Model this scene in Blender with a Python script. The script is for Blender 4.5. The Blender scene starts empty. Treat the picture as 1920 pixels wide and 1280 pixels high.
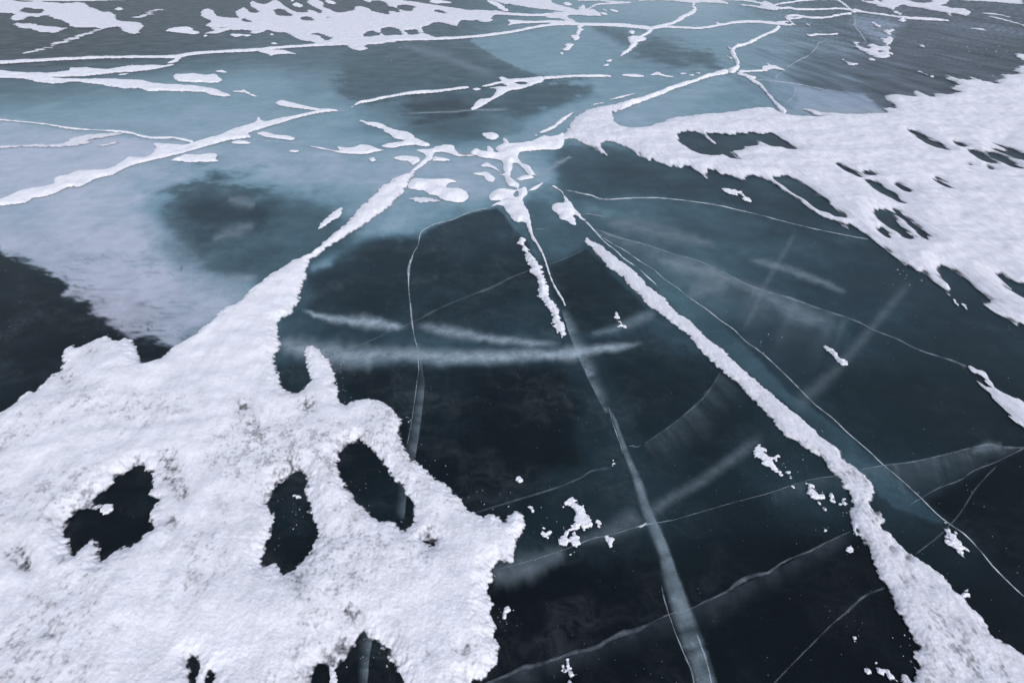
import bpy, math, random
import numpy as np

# ------------------------------------------------------------------ camera, sky, sun, exposure
scene = bpy.context.scene
H_CAM, FPX, HORIZON = 1.60, 1066.67, -90.0
PITCH = math.atan((640 - HORIZON) / FPX)            # camera tilted down
cam_d = bpy.data.cameras.new('camera'); cam = bpy.data.objects.new('camera', cam_d)
scene.collection.objects.link(cam)
cam_d.lens = 20; cam_d.sensor_width = 36; cam_d.clip_start = 0.05; cam_d.clip_end = 20000
cam.location = (0, 0, H_CAM); cam.rotation_euler = (math.pi / 2 - PITCH, 0, 0)
scene.camera = cam

SUN_EL, SUN_AZ = math.radians(44), math.radians(150)   # azimuth from +Y towards +X
world = bpy.data.worlds.new('World'); scene.world = world; world.use_nodes = True
nt = world.node_tree; nt.nodes.clear()
sky = nt.nodes.new('ShaderNodeTexSky'); sky.sky_type = 'NISHITA'; sky.sun_disc = False
sky.sun_elevation = SUN_EL; sky.sun_rotation = SUN_AZ
sky.air_density = 1.0; sky.dust_density = 2.0; sky.ozone_density = 1.5
hs = nt.nodes.new('ShaderNodeHueSaturation'); hs.inputs['Saturation'].default_value = 0.62
bg = nt.nodes.new('ShaderNodeBackground'); bg.inputs['Strength'].default_value = 0.13
wo = nt.nodes.new('ShaderNodeOutputWorld')
nt.links.new(sky.outputs[0], hs.inputs['Color']); nt.links.new(hs.outputs[0], bg.inputs[0]); nt.links.new(bg.outputs[0], wo.inputs[0])

sun_d = bpy.data.lights.new('sun', 'SUN'); sun = bpy.data.objects.new('sun', sun_d); scene.collection.objects.link(sun)
sun_d.energy = 1.0; sun_d.angle = math.radians(16); sun_d.color = (1.0, 0.97, 0.95)
# the lamp shines along its -Z; aim it from the sky's sun position
sd = (math.sin(SUN_AZ) * math.cos(SUN_EL), math.cos(SUN_AZ) * math.cos(SUN_EL), math.sin(SUN_EL))
from mathutils import Vector
sun.rotation_euler = Vector(sd).to_track_quat('Z', 'Y').to_euler()
scene.view_settings.view_transform = 'Standard'; scene.view_settings.look = 'None'
scene.view_settings.exposure = 0.36; scene.view_settings.gamma = 1.0

# ------------------------------------------------------------------ helpers
rng = np.random.default_rng(7); random.seed(7)
CP, SP = math.cos(PITCH), math.sin(PITCH)

def ground(px, py):
    """photo pixel -> point on the ice plane (metres)"""
    px = np.asarray(px, float); py = np.asarray(py, float)
    u = (px - 960) / FPX; v = (640 - py) / FPX
    dz = -SP + v * CP; t = -H_CAM / dz
    return u * t, (CP + v * SP) * t

PERM = rng.permutation(1024)
GR = np.stack([np.cos(np.linspace(0, 2 * np.pi, 64, endpoint=False)), np.sin(np.linspace(0, 2 * np.pi, 64, endpoint=False))], 1)
def perlin(x, y, seed=0):
    xi = np.floor(x).astype(np.int64); yi = np.floor(y).astype(np.int64)
    xf = x - xi; yf = y - yi
    def g(ix, iy, dx, dy):
        h = PERM[(PERM[(ix + seed * 57) & 1023] + iy) & 1023] & 63
        return GR[h, 0] * dx + GR[h, 1] * dy
    u = xf * xf * xf * (xf * (xf * 6 - 15) + 10); v = yf * yf * yf * (yf * (yf * 6 - 15) + 10)
    a = g(xi, yi, xf, yf); b = g(xi + 1, yi, xf - 1, yf); c = g(xi, yi + 1, xf, yf - 1); d = g(xi + 1, yi + 1, xf - 1, yf - 1)
    return ((a + (b - a) * u) * (1 - v) + (c + (d - c) * u) * v) * 1.5

def P(s):
    return np.array([[float(c) for c in q.split(',')] for q in s.split()])

def smooth_closed(p, n=3):
    a = np.roll(p, 1, 0); b = p; c = np.roll(p, -1, 0); d = np.roll(p, -2, 0); out = []
    for k in range(n):
        t = k / n
        out.append(0.5 * ((2 * b) + (c - a) * t + (2 * a - 5 * b + 4 * c - d) * t * t + (3 * b - a - 3 * c + d) * t ** 3))
    return np.stack(out, 1).reshape(-1, p.shape[1])
def smooth_open(p, n=4):
    q = np.vstack([2 * p[0] - p[1], p, 2 * p[-1] - p[-2]]); out = []
    for i in range(1, len(q) - 2):
        a, b, c, d = q[i - 1], q[i], q[i + 1], q[i + 2]
        for k in range(n):
            t = k / n
            out.append(0.5 * ((2 * b) + (c - a) * t + (2 * a - 5 * b + 4 * c - d) * t * t + (3 * b - a - 3 * c + d) * t ** 3))
    out.append(p[-1]); return np.array(out)

def stroke_poly(s):
    """x,y,width polyline -> closed outline"""
    p = smooth_open(P(s) if isinstance(s, str) else s, 4)
    t = np.gradient(p[:, :2], axis=0); t /= np.linalg.norm(t, axis=1)[:, None] + 1e-9
    n = np.stack([-t[:, 1], t[:, 0]], 1); w = np.maximum(p[:, 2:3], 0.6) / 2
    return np.vstack([p[:, :2] + n * w, (p[:, :2] - n * w)[::-1]])

def blob(x, y, rx, ry, ang=0, n=12, wob=0.3, seed=None):
    r = random.Random(seed if seed is not None else int(x * 131 + y * 17)); out = []
    ca, sa = math.cos(math.radians(ang)), math.sin(math.radians(ang))
    for k in range(n):
        a = 2 * math.pi * k / n; m = 1 + (r.random() - .5) * 2 * wob
        X, Y = rx * m * math.cos(a), ry * m * math.sin(a)
        out.append((x + X * ca - Y * sa, y + X * sa + Y * ca))
    return np.array(out)

def sdist(X, Y, poly):
    """signed distance, positive inside"""
    shp = X.shape; X = X.ravel(); Y = Y.ravel()
    ax, ay = poly[:, 0], poly[:, 1]; bx, by = np.roll(ax, -1), np.roll(ay, -1)
    ex, ey = bx - ax, by - ay; L = ex * ex + ey * ey + 1e-18
    out = np.empty(X.size); CH = max(1, 3000000 // len(poly))
    for s in range(0, X.size, CH):
        x = X[s:s + CH, None]; y = Y[s:s + CH, None]
        wx = x - ax; wy = y - ay
        t = np.clip((wx * ex + wy * ey) / L, 0, 1)
        d2 = ((wx - ex * t) ** 2 + (wy - ey * t) ** 2).min(1)
        cr = ((ay > y) != (by > y)) & (x < ax + ex * (y - ay) / np.where(ey == 0, 1e-18, ey))
        ins = cr.sum(1) % 2 == 1
        out[s:s + CH] = np.sqrt(d2) * np.where(ins, 1, -1)
    return out.reshape(shp)

def make_obj(name, verts, faces, mat, attrs=None, smooth=True):
    me = bpy.data.meshes.new(name)
    verts = np.asarray(verts, np.float32)
    me.vertices.add(len(verts)); me.vertices.foreach_set('co', verts.ravel())
    cnt = np.array([len(f) for f in faces], np.int32) if isinstance(faces, list) else np.full(len(faces), faces.shape[1], np.int32)
    flat = np.concatenate([np.asarray(f, np.int32).ravel() for f in faces]) if isinstance(faces, list) else faces.astype(np.int32).ravel()
    me.loops.add(len(flat)); me.loops.foreach_set('vertex_index', flat)
    me.polygons.add(len(cnt))
    st = np.concatenate([[0], np.cumsum(cnt)[:-1]]).astype(np.int32)
    me.polygons.foreach_set('loop_start', st); me.polygons.foreach_set('loop_total', cnt)
    if smooth: me.polygons.foreach_set('use_smooth', np.ones(len(cnt), bool))
    for k, a in (attrs or {}).items():
        a = np.asarray(a, np.float32)
        if a.ndim == 1:
            at = me.attributes.new(k, 'FLOAT', 'POINT'); at.data.foreach_set('value', a)
        else:
            at = me.attributes.new(k, 'FLOAT_COLOR', 'POINT'); at.data.foreach_set('color', np.hstack([a, np.ones((len(a), 1), np.float32)]).ravel())
    me.materials.append(mat); me.update(calc_edges=True); me.validate()
    o = bpy.data.objects.new(name, me); scene.collection.objects.link(o)
    return o

def tag(o, label=None, cat=None, group=None, kind=None):
    if label: o['label'] = label
    if cat: o['category'] = cat
    if group: o['group'] = group
    if kind: o['kind'] = kind
    return o

# ------------------------------------------------------------------ materials
def N(nt, t, **kw):
    n = nt.nodes.new(t)
    for k, v in kw.items():
        if k in n.inputs: n.inputs[k].default_value = v
        else: setattr(n, k, v)
    return n

def ice_material():
    m = bpy.data.materials.new('clear_ice'); m.use_nodes = True; nt = m.node_tree; L = nt.links.new
    b = nt.nodes['Principled BSDF']
    at = N(nt, 'ShaderNodeAttribute', attribute_name='col')
    tc = N(nt, 'ShaderNodeTexCoord')
    n1 = N(nt, 'ShaderNodeTexNoise', Scale=9.0, Detail=8.0, Roughness=0.68); L(tc.outputs['Object'], n1.inputs['Vector'])
    n2 = N(nt, 'ShaderNodeTexNoise', Scale=160.0, Detail=4.0, Roughness=0.7); L(tc.outputs['Object'], n2.inputs['Vector'])
    r1 = N(nt, 'ShaderNodeMapRange'); r1.inputs[1].default_value = .3; r1.inputs[2].default_value = .7; r1.inputs[3].default_value = 0.90; r1.inputs[4].default_value = 1.12; L(n1.outputs[0], r1.inputs[0])
    r2 = N(nt, 'ShaderNodeMapRange'); r2.inputs[1].default_value = .3; r2.inputs[2].default_value = .7; r2.inputs[3].default_value = 0.74; r2.inputs[4].default_value = 1.28; L(n2.outputs[0], r2.inputs[0])
    mu = N(nt, 'ShaderNodeMath', operation='MULTIPLY'); L(r1.outputs[0], mu.inputs[0]); L(r2.outputs[0], mu.inputs[1])
    vm = N(nt, 'ShaderNodeVectorMath', operation='SCALE'); L(at.outputs['Color'], vm.inputs[0]); L(mu.outputs[0], vm.inputs['Scale'])
    # bubbles frozen into the ice
    vo = N(nt, 'ShaderNodeTexVoronoi', Scale=38.0, Randomness=1.0); L(tc.outputs['Object'], vo.inputs['Vector'])
    sep = N(nt, 'ShaderNodeSeparateColor'); L(vo.outputs['Color'], sep.inputs[0])
    rad = N(nt, 'ShaderNodeMapRange'); rad.inputs[1].default_value = .45; rad.inputs[2].default_value = 1; rad.inputs[3].default_value = 0.0; rad.inputs[4].default_value = 0.06; L(sep.outputs[0], rad.inputs[0])
    lt = N(nt, 'ShaderNodeMath', operation='LESS_THAN'); L(vo.outputs['Distance'], lt.inputs[0]); L(rad.outputs[0], lt.inputs[1])
    bm = N(nt, 'ShaderNodeMath', operation='MULTIPLY'); L(lt.outputs[0], bm.inputs[0]); L(sep.outputs[1], bm.inputs[1])
    b2 = N(nt, 'ShaderNodeMath', operation='MULTIPLY'); b2.inputs[1].default_value = 0.22; L(bm.outputs[0], b2.inputs[0])
    mx = N(nt, 'ShaderNodeMix', data_type='RGBA'); L(b2.outputs[0], mx.inputs['Factor']); L(vm.outputs[0], mx.inputs[6]); mx.inputs[7].default_value = (.45, .52, .58, 1)
    L(mx.outputs[2], b.inputs['Base Color'])
    b.inputs['IOR'].default_value = 1.31; b.inputs['Specular IOR Level'].default_value = 0.11
    n3 = N(nt, 'ShaderNodeTexNoise', Scale=3.0, Detail=6.0, Roughness=0.6); L(tc.outputs['Object'], n3.inputs['Vector'])
    r3 = N(nt, 'ShaderNodeMapRange'); r3.inputs[3].default_value = 0.22; r3.inputs[4].default_value = 0.5; L(n3.outputs[0], r3.inputs[0]); L(r3.outputs[0], b.inputs['Roughness'])
    bp = N(nt, 'ShaderNodeBump', Strength=0.03, Distance=0.004); L(n2.outputs[0], bp.inputs['Height']); L(bp.outputs[0], b.inputs['Normal'])
    return m

def snow_material(name, col, streaky=False):
    m = bpy.data.materials.new(name); m.use_nodes = True; nt = m.node_tree; L = nt.links.new
    b = nt.nodes['Principled BSDF']; out = nt.nodes['Material Output']
    tc = N(nt, 'ShaderNodeTexCoord'); at = N(nt, 'ShaderNodeAttribute', attribute_name='thick')
    n1 = N(nt, 'ShaderNodeTexNoise', Scale=130.0, Detail=6.0, Roughness=0.75); L(tc.outputs['Object'], n1.inputs['Vector'])
    n2 = N(nt, 'ShaderNodeTexNoise', Scale=14.0, Detail=8.0, Roughness=0.6); L(tc.outputs['Object'], n2.inputs['Vector'])
    mp = N(nt, 'ShaderNodeMapping'); mp.vector_type = 'TEXTURE'; mp.inputs['Rotation'].default_value = (0, 0, WIND); mp.inputs['Scale'].default_value = (5.0, 1, 1)
    L(tc.outputs['Object'], mp.inputs['Vector'])
    n3 = N(nt, 'ShaderNodeTexNoise', Scale=55.0 if streaky else 26.0, Detail=8.0, Roughness=0.72); L(mp.outputs[0], n3.inputs['Vector'])
    # slightly greyer where the crust is thin or wind scoured
    r = N(nt, 'ShaderNodeMapRange'); r.inputs[1].default_value = .36; r.inputs[2].default_value = .66
    r.inputs[3].default_value = .84 if streaky else .92; r.inputs[4].default_value = 1.05; L(n3.outputs[0], r.inputs[0])
    r2 = N(nt, 'ShaderNodeMapRange'); r2.inputs[1].default_value = .3; r2.inputs[2].default_value = .7; r2.inputs[3].default_value = .9; r2.inputs[4].default_value = 1.06; L(n2.outputs[0], r2.inputs[0])
    mm = N(nt, 'ShaderNodeMath', operation='MULTIPLY'); L(r.outputs[0], mm.inputs[0]); L(r2.outputs[0], mm.inputs[1])
    rg = N(nt, 'ShaderNodeMapRange'); rg.inputs[1].default_value = .3; rg.inputs[2].default_value = .7; rg.inputs[3].default_value = .91; rg.inputs[4].default_value = 1.06; L(n1.outputs[0], rg.inputs[0])
    mg = N(nt, 'ShaderNodeMath', operation='MULTIPLY'); L(mm.outputs[0], mg.inputs[0]); L(rg.outputs[0], mg.inputs[1])
    rt = N(nt, 'ShaderNodeMapRange'); rt.inputs[1].default_value = .30; rt.inputs[2].default_value = .95; rt.inputs[3].default_value = .76; rt.inputs[4].default_value = 1.0; L(at.outputs['Fac'], rt.inputs[0])
    mt = N(nt, 'ShaderNodeMath', operation='MULTIPLY'); L(mg.outputs[0], mt.inputs[0]); L(rt.outputs[0], mt.inputs[1]); mg = mt
    vm = N(nt, 'ShaderNodeVectorMath', operation='SCALE'); vm.inputs[0].default_value = col; L(mg.outputs[0], vm.inputs['Scale'])
    L(vm.outputs[0], b.inputs['Base Color']); b.inputs['Roughness'].default_value = 0.75; b.inputs['Specular IOR Level'].default_value = 0.2
    b.inputs['Subsurface Weight'].default_value = 0.0
    ad = N(nt, 'ShaderNodeMath', operation='ADD'); L(n1.outputs[0], ad.inputs[0]); L(r2.outputs[0], ad.inputs[1])
    bp = N(nt, 'ShaderNodeBump', Strength=0.5, Distance=0.004); L(ad.outputs[0], bp.inputs['Height']); L(bp.outputs[0], b.inputs['Normal'])
    # thin crystals at the rim let the ice show
    al = N(nt, 'ShaderNodeMath', operation='MULTIPLY_ADD'); L((n3 if streaky else n1).outputs[0], al.inputs[0]); al.inputs[1].default_value = 1.1; L(at.outputs['Fac'], al.inputs[2])
    ra = N(nt, 'ShaderNodeMapRange'); ra.inputs[1].default_value = 0.50; ra.inputs[2].default_value = 1.10; L(al.outputs[0], ra.inputs[0])
    L(ra.outputs[0], b.inputs['Alpha'])
    return m

def veil_material(name, col, scale=16.0, lo=.45, hi=1.4):
    m = bpy.data.materials.new(name); m.use_nodes = True; nt = m.node_tree; L = nt.links.new
    b = nt.nodes['Principled BSDF']
    tc = N(nt, 'ShaderNodeTexCoord'); at = N(nt, 'ShaderNodeAttribute', attribute_name='dens')
    n1 = N(nt, 'ShaderNodeTexNoise', Scale=scale, Detail=10.0, Roughness=0.7); L(tc.outputs['Object'], n1.inputs['Vector'])
    r = N(nt, 'ShaderNodeMapRange'); r.inputs[1].default_value = .32; r.inputs[2].default_value = .68; r.inputs[3].default_value = lo; r.inputs[4].default_value = hi; L(n1.outputs[0], r.inputs[0])
    mu = N(nt, 'ShaderNodeMath', operation='MULTIPLY'); L(at.outputs['Fac'], mu.inputs[0]); L(r.outputs[0], mu.inputs[1]); mu.use_clamp = True
    L(mu.outputs[0], b.inputs['Alpha']); b.inputs['Base Color'].default_value = (*col, 1)
    b.inputs['Roughness'].default_value = 0.4; b.inputs['Specular IOR Level'].default_value = 0.2
    return m

# wind direction on the ice, from two streak ends seen in the drift
wx0, wy0 = ground(1580, 312); wx1, wy1 = ground(1690, 380)
WIND = math.atan2(wy1 - wy0, wx1 - wx0); WIND_DEG = math.degrees(WIND)

M_ICE = ice_material()
M_SNOW = snow_material('packed_snow', (0.84, 0.85, 0.91))
M_WIND = snow_material('wind_scoured_snow', (0.79, 0.80, 0.87), True)
M_FROST = veil_material('frost', (0.60, 0.68, 0.78))
M_VEIL = veil_material('fracture_plane', (0.33, 0.42, 0.48))
M_MIST = veil_material('frozen_mist', (0.42, 0.52, 0.60), 11.0, .45, 1.45)
M_HAIR = veil_material('crack_line', (0.62, 0.68, 0.74))

# ------------------------------------------------------------------ snow builder
def snow(name, label, cat, add=(), hole=(), stroke=(), rough=0.3, H=0.012, step=None, mat=None, group=None,
         thin=(), streak=0.0, soft=1.0, sub=3, wd=0.05, kind=None, lump=1.0, crust=0.0, dust=0.0):
    adds = [smooth_closed(P(a) if isinstance(a, str) else a, sub) for a in add] + [stroke_poly(s) for s in stroke]
    holes = [smooth_closed(P(a) if isinstance(a, str) else a, sub) for a in hole]
    allp = np.vstack(adds); x0, y0 = allp.min(0) - 10; x1, y1 = allp.max(0) + 10
    x0 = max(x0, -420); x1 = min(x1, 2380); y0 = max(y0, -34); y1 = min(y1, 1660)
    if step is None:
        step = 2.0 if (x1 - x0) * (y1 - y0) > 60000 else (1.3 if (x1 - x0) * (y1 - y0) > 12000 else 0.8)
    # rows of samples follow the perspective so that detail stays even over the ice
    gx = np.arange(x0, x1, step); gy = np.arange(y0, y1, step * (0.6 if y1 < 180 else 1.0))
    PX, PY = np.meshgrid(gx, gy); X, Y = ground(PX, PY)
    near = np.zeros(PX.shape, bool)
    sd = np.full(PX.shape, -9e9)
    for p in adds:                                            # only look near each outline
        bx0, by0 = p.min(0) - 12; bx1, by1 = p.max(0) + 12
        i0, i1 = np.searchsorted(gy, [by0, by1]); j0, j1 = np.searchsorted(gx, [bx0, bx1])
        if i1 - i0 < 2 or j1 - j0 < 2: continue
        wp = np.stack(ground(p[:, 0], np.maximum(p[:, 1], -60)), 1)
        d = sdist(X[i0:i1, j0:j1], Y[i0:i1, j0:j1], wp)
        sd[i0:i1, j0:j1] = np.maximum(sd[i0:i1, j0:j1], d)
    for p in holes:
        bx0, by0 = p.min(0) - 60; bx1, by1 = p.max(0) + 60
        i0, i1 = np.searchsorted(gy, [by0, by1]); j0, j1 = np.searchsorted(gx, [bx0, bx1])
        if i1 - i0 < 2 or j1 - j0 < 2: continue
        wp = np.stack(ground(p[:, 0], np.maximum(p[:, 1], -60)), 1)
        d = sdist(X[i0:i1, j0:j1], Y[i0:i1, j0:j1], wp)
        sd[i0:i1, j0:j1] = np.minimum(sd[i0:i1, j0:j1], -d)
    mpp = np.sqrt(X * X + Y * Y + H_CAM * H_CAM) / FPX        # metres per photo pixel
    mloc = float(np.median(mpp[sd > -1])) if (sd > -1).any() else float(mpp.mean())
    if streak > 0:
        c, s = math.cos(WIND), math.sin(WIND)
        NX, NY = (X * c + Y * s) / (1 + streak), -X * s + Y * c
    else: NX, NY = X, Y
    f = sd.copy(); lam = 0.36
    yscale = mpp
    for k in range(7):
        keep = 1.0 / (1.0 + (lam / (mpp * 26)) ** 4)              # big lobes are already in the outline
        vis = np.clip((lam / mpp - 2.0) / 3.0, 0, 1)
        f += rough * lam * 0.62 * perlin(NX / lam + 31 * k, NY / lam + 17 * k, k) * keep * vis
        lam *= 0.55
    ny, nx = f.shape
    band = np.zeros(PX.shape); lam = 0.33; k = 0
    while lam > 0.004:
        wgt = np.exp(-(np.log(lam / (mpp * 7.0)) / .55) ** 2)
        if wgt.max() > .02: band += wgt * perlin(NX / lam + 3.1 * k, NY / lam - 7.7 * k, 40 + k)
        lam *= .62; k += 1
    f += mpp * band * min(rough, .6) * (5.5 if streak > 0 else 5.5 * np.clip((PY - 330) / 330, .4, 1))
    f += mpp * dust                                              # loose grains blown out past the rim
    inside = f > 0
    if not inside.any(): return None
    # marching triangles
    idx = np.arange(ny * nx).reshape(ny, nx)
    a, b, c, d = idx[:-1, :-1].ravel(), idx[:-1, 1:].ravel(), idx[1:, 1:].ravel(), idx[1:, :-1].ravel()
    tri = np.vstack([np.stack([a, d, c], 1), np.stack([a, c, b], 1)])
    F = f.ravel(); I = inside.ravel(); n_in = I[tri].sum(1)
    full = tri[n_in == 3]
    vert_extra = []; cache = {}
    Xr, Yr = X.ravel(), Y.ravel()
    base = ny * nx
    def cross(i, j):
        i2, j2 = np.minimum(i, j), np.maximum(i, j)
        return i2.astype(np.int64) * base + j2
    t1 = tri[n_in == 1]; t2 = tri[n_in == 2]
    def rot(t, want):                                            # roll so the odd corner comes first
        k = np.argmax(I[t] == want, 1); r = np.arange(len(t))
        return np.stack([t[r, k], t[r, (k + 1) % 3], t[r, (k + 2) % 3]], 1)
    keys = []
    if len(t1): t1 = rot(t1, True); keys += [cross(t1[:, 0], t1[:, 1]), cross(t1[:, 0], t1[:, 2])]
    if len(t2): t2 = rot(t2, False); keys += [cross(t2[:, 0], t2[:, 1]), cross(t2[:, 0], t2[:, 2])]
    uk, inv = np.unique(np.concatenate(keys), return_inverse=True) if keys else (np.zeros(0, np.int64), None)
    ei, ej = uk // base, uk % base
    t = F[ei] / (F[ei] - F[ej] + 1e-12)
    ex, ey = Xr[ei] + (Xr[ej] - Xr[ei]) * t, Yr[ei] + (Yr[ej] - Yr[ei]) * t
    faces = [full]; o = 0
    if len(t1):
        n1 = len(t1); faces.append(np.stack([t1[:, 0], base + inv[:n1], base + inv[n1:2 * n1]], 1)); o = 2 * n1
    if len(t2):
        n2 = len(t2); p, q = base + inv[o:o + n2], base + inv[o + n2:o + 2 * n2]
        faces.append(np.stack([t2[:, 1], t2[:, 2], q], 1)); faces.append(np.stack([t2[:, 1], q, p], 1))
    faces = np.vstack(faces)
    if len(adds) == 1 and not holes:                             # one lump stays one lump: drop crumbs the noise cut off
        lab = np.arange(base + len(ex)); 
        while True:
            mn = lab[faces].min(1); new = lab.copy()
            for q in range(3): np.minimum.at(new, faces[:, q], mn)
            if (new == lab).all(): break
            lab = new
        ids, cnt = np.unique(lab[faces[:, 0]], return_counts=True)
        if len(ids) > 1: faces = faces[lab[faces[:, 0]] == ids[cnt.argmax()]]
    # height
    D = np.maximum(f - mpp * dust, 0)
    tt = np.clip(D / wd, 0, 1); Z = 0.004 + H * (1 - (1 - tt) ** 2) * lump
    Z += H * 0.60 * perlin(X / 0.28 + 5, Y / 0.28, 9) * tt + H * 0.22 * perlin(X / 0.09, Y / 0.09, 10) * tt
    for lam2, am, sdn in ((0.035, .030, 11), (0.015, .065, 12), (0.0075, .14, 13)):
        vis = np.clip((lam2 / mpp - 1.5) / 3.0, 0, 1)
        Z += lam2 * am * perlin(NX / lam2, NY / lam2, sdn) * vis * np.clip(D / 0.006, 0, 1)
    Z = np.maximum(Z, 0.0035)
    TH = np.clip(D / (mpp * 1.3 * soft) + .5 * band * (soft > 0), 0, 1)
    if dust > 0: TH = np.where(f < mpp * dust, -.34 + .34 * np.clip(f / (mpp * dust), 0, 1), TH)
    if crust > 0:                                                # sugary crust: uneven, greyer where thin
        cn = .7 * perlin(X / .05, Y / .07, 50) + .8 * perlin(X / .022, Y / .030, 51) + .8 * perlin(X / .010, Y / .013, 52)
        cm = np.clip(.62 + .8 * perlin(X / .35 + 2, Y / .35, 53), 0, 1.1) * np.clip((PY - 640) / 130, .12, 1)
        TH *= 1 - np.clip(crust * cm * (.30 + .70 * cn), 0, .58)
    for (tx, ty, tr, ts) in thin:
        # crust worn through: crystals with the dark ice showing in small pits between them
        g = np.exp(-(((PX - tx) / (tr * 1.1)) ** 2 + ((PY - ty) / (tr * 1.1)) ** 2))
        n = 0.6 * perlin(X / 0.022, Y / 0.034, 3) + 0.5 * perlin(X / 0.011, Y / 0.015, 4)
        TH *= 1 - np.clip(g * ts * (.55 + .8 * n) * 1.15, 0, .9); Z *= 1 - .45 * g * min(ts, 1)
    V = np.vstack([np.stack([Xr, Yr, Z.ravel()], 1), np.stack([ex, ey, np.full(len(ex), 0.0035)], 1)])
    TA = np.concatenate([TH.ravel(), np.full(len(ex), -.4 if dust > 0 else 0.0)])
    used, rem = np.unique(faces.ravel(), return_inverse=True)
    faces = rem.reshape(faces.shape); V = V[used]; TA = TA[used]
    # put the origin at the thing's base
    cx, cy = V[:, 0].mean(), V[:, 1].mean(); V[:, 0] -= cx; V[:, 1] -= cy
    ob = make_obj(name, V, faces[:, ::-1] if face_up(V, faces) < 0 else faces, mat or M_SNOW, {'thick': TA}); ob.location = (cx, cy, 0)
    return tag(ob, label, cat, group, kind)

def face_up(V, F):
    a, b, c = V[F[0, 0]], V[F[0, 1]], V[F[0, 2]]
    n = np.cross(V[F[:200, 1]] - V[F[:200, 0]], V[F[:200, 2]] - V[F[:200, 0]]); return n[:, 2].sum()

LAYER = [0]
def ribbon(name, label, cat, pts, mat, alpha=1.0, sharp=0, group=None, wob=0.0, sub=5, base_w=1.0):
    """x,y,width[,density] polyline laid on the ice; sharp -1/+1 = crisp edge on that side, fading to the other"""
    p = P(pts) if isinstance(pts, str) else pts
    if p.shape[1] == 3: p = np.hstack([p, np.full((len(p), 1), 1.0)])
    p = smooth_open(p, sub)
    s = np.concatenate([[0], np.cumsum(np.hypot(*np.diff(p[:, :2], axis=0).T))])
    t = np.gradient(p[:, :2], axis=0); t /= np.linalg.norm(t, axis=1)[:, None] + 1e-9
    n = np.stack([-t[:, 1], t[:, 0]], 1); w = np.maximum(p[:, 2], 0.5) * base_w
    LAYER[0] += 1; z = 0.0006 + 0.00004 * LAYER[0]
    sd = LAYER[0] * 13.7
    c = p[:, :2] + n * (wob * perlin(s / 9.0 + sd, s * 0 + 3.3, 2))[:, None] + n * (0.5 * wob * perlin(s / 3.1 + sd, s * 0 + 8.3, 3))[:, None]
    w = w * (1 + (0.35 if mat is not M_VEIL else .08) * perlin(s / 14 + sd, s * 0 + 1.2, 5))
    if sharp == 2: off = np.linspace(-1, 1, 13); dn = np.exp(-(off * 1.9) ** 2) * (1 - off ** 6); off = off * .9
    elif abs(sharp) == 3:
        off = np.linspace(-1, 1, 21); u_ = (1 - off if sharp > 0 else 1 + off)      # distance in from the crisp side
        dn = np.clip(u_ / .28, 0, 1) ** 1.3 * np.exp(-(np.clip(u_ - .28, 0, 2) * 1.6) ** 2) * (1 - np.clip((u_ - 1.6) / .4, 0, 1)); off = off * .9
    elif sharp == 0: off = [-.5, -.38, -.25, 0, .25, .38, .5]; dn = [0, .35, .8, 1, .8, .35, 0]
    elif sharp > 0: off = [-.8, -.55, -.3, 0, .25, .47, .5]; dn = [0, .1, .3, .6, .85, 1, 0]
    else: off = [-.5, -.47, -.25, 0, .3, .55, .8]; dn = [0, 1, .85, .6, .3, .1, 0]
    V = []; A = []
    endf = np.clip(np.minimum(s, s[-1] - s) / (12.0 if abs(sharp) < 2 else s[-1] * .13), 0, 1); endf = endf * endf * (3 - 2 * endf)
    gap = np.clip(1 + 0.8 * perlin(s / 21 + sd, s * 0 + 7.7, 6) + .5 * perlin(s / 5 + sd, s * 0 + 2.7, 7), .25, 1.6)
    if abs(sharp) >= 2: gap = gap * 0 + 1
    for o, d in zip(off, dn):
        q = c + n * (w * o)[:, None]; X, Y = ground(q[:, 0], q[:, 1])
        V.append(np.stack([X, Y, np.full(len(X), z)], 1)); A.append(d * p[:, 3] * alpha * endf * gap)
    m = len(c); V = np.vstack(V); A = np.concatenate(A)
    F = []
    for k in range(len(off) - 1):
        i = np.arange(m - 1) + k * m; F.append(np.stack([i, i + 1, i + 1 + m, i + m], 1))
    F = np.vstack(F)
    if np.cross(V[F[0, 1]] - V[F[0, 0]], V[F[0, 2]] - V[F[0, 0]])[2] < 0: F = F[:, ::-1]
    cx, cy = V[:, 0].mean(), V[:, 1].mean(); V[:, 0] -= cx; V[:, 1] -= cy
    ob = make_obj(name, V, F, mat, {'dens': A}); ob.location = (cx, cy, 0)
    return tag(ob, label, cat, group)

def between(left, right, da=1.0, db=0.4):
    """two edge polylines -> centre line with width"""
    a, b = P(left), P(right)
    def res(p, n=24):
        s = np.concatenate([[0], np.cumsum(np.hypot(*np.diff(p, axis=0).T))]); q = np.linspace(0, s[-1], n)
        return np.stack([np.interp(q, s, p[:, 0]), np.interp(q, s, p[:, 1])], 1)
    a, b = res(a), res(b); c = (a + b) / 2; w = np.hypot(*(a - b).T)
    return np.hstack([c, w[:, None], np.ones((len(c), 1))])

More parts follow.
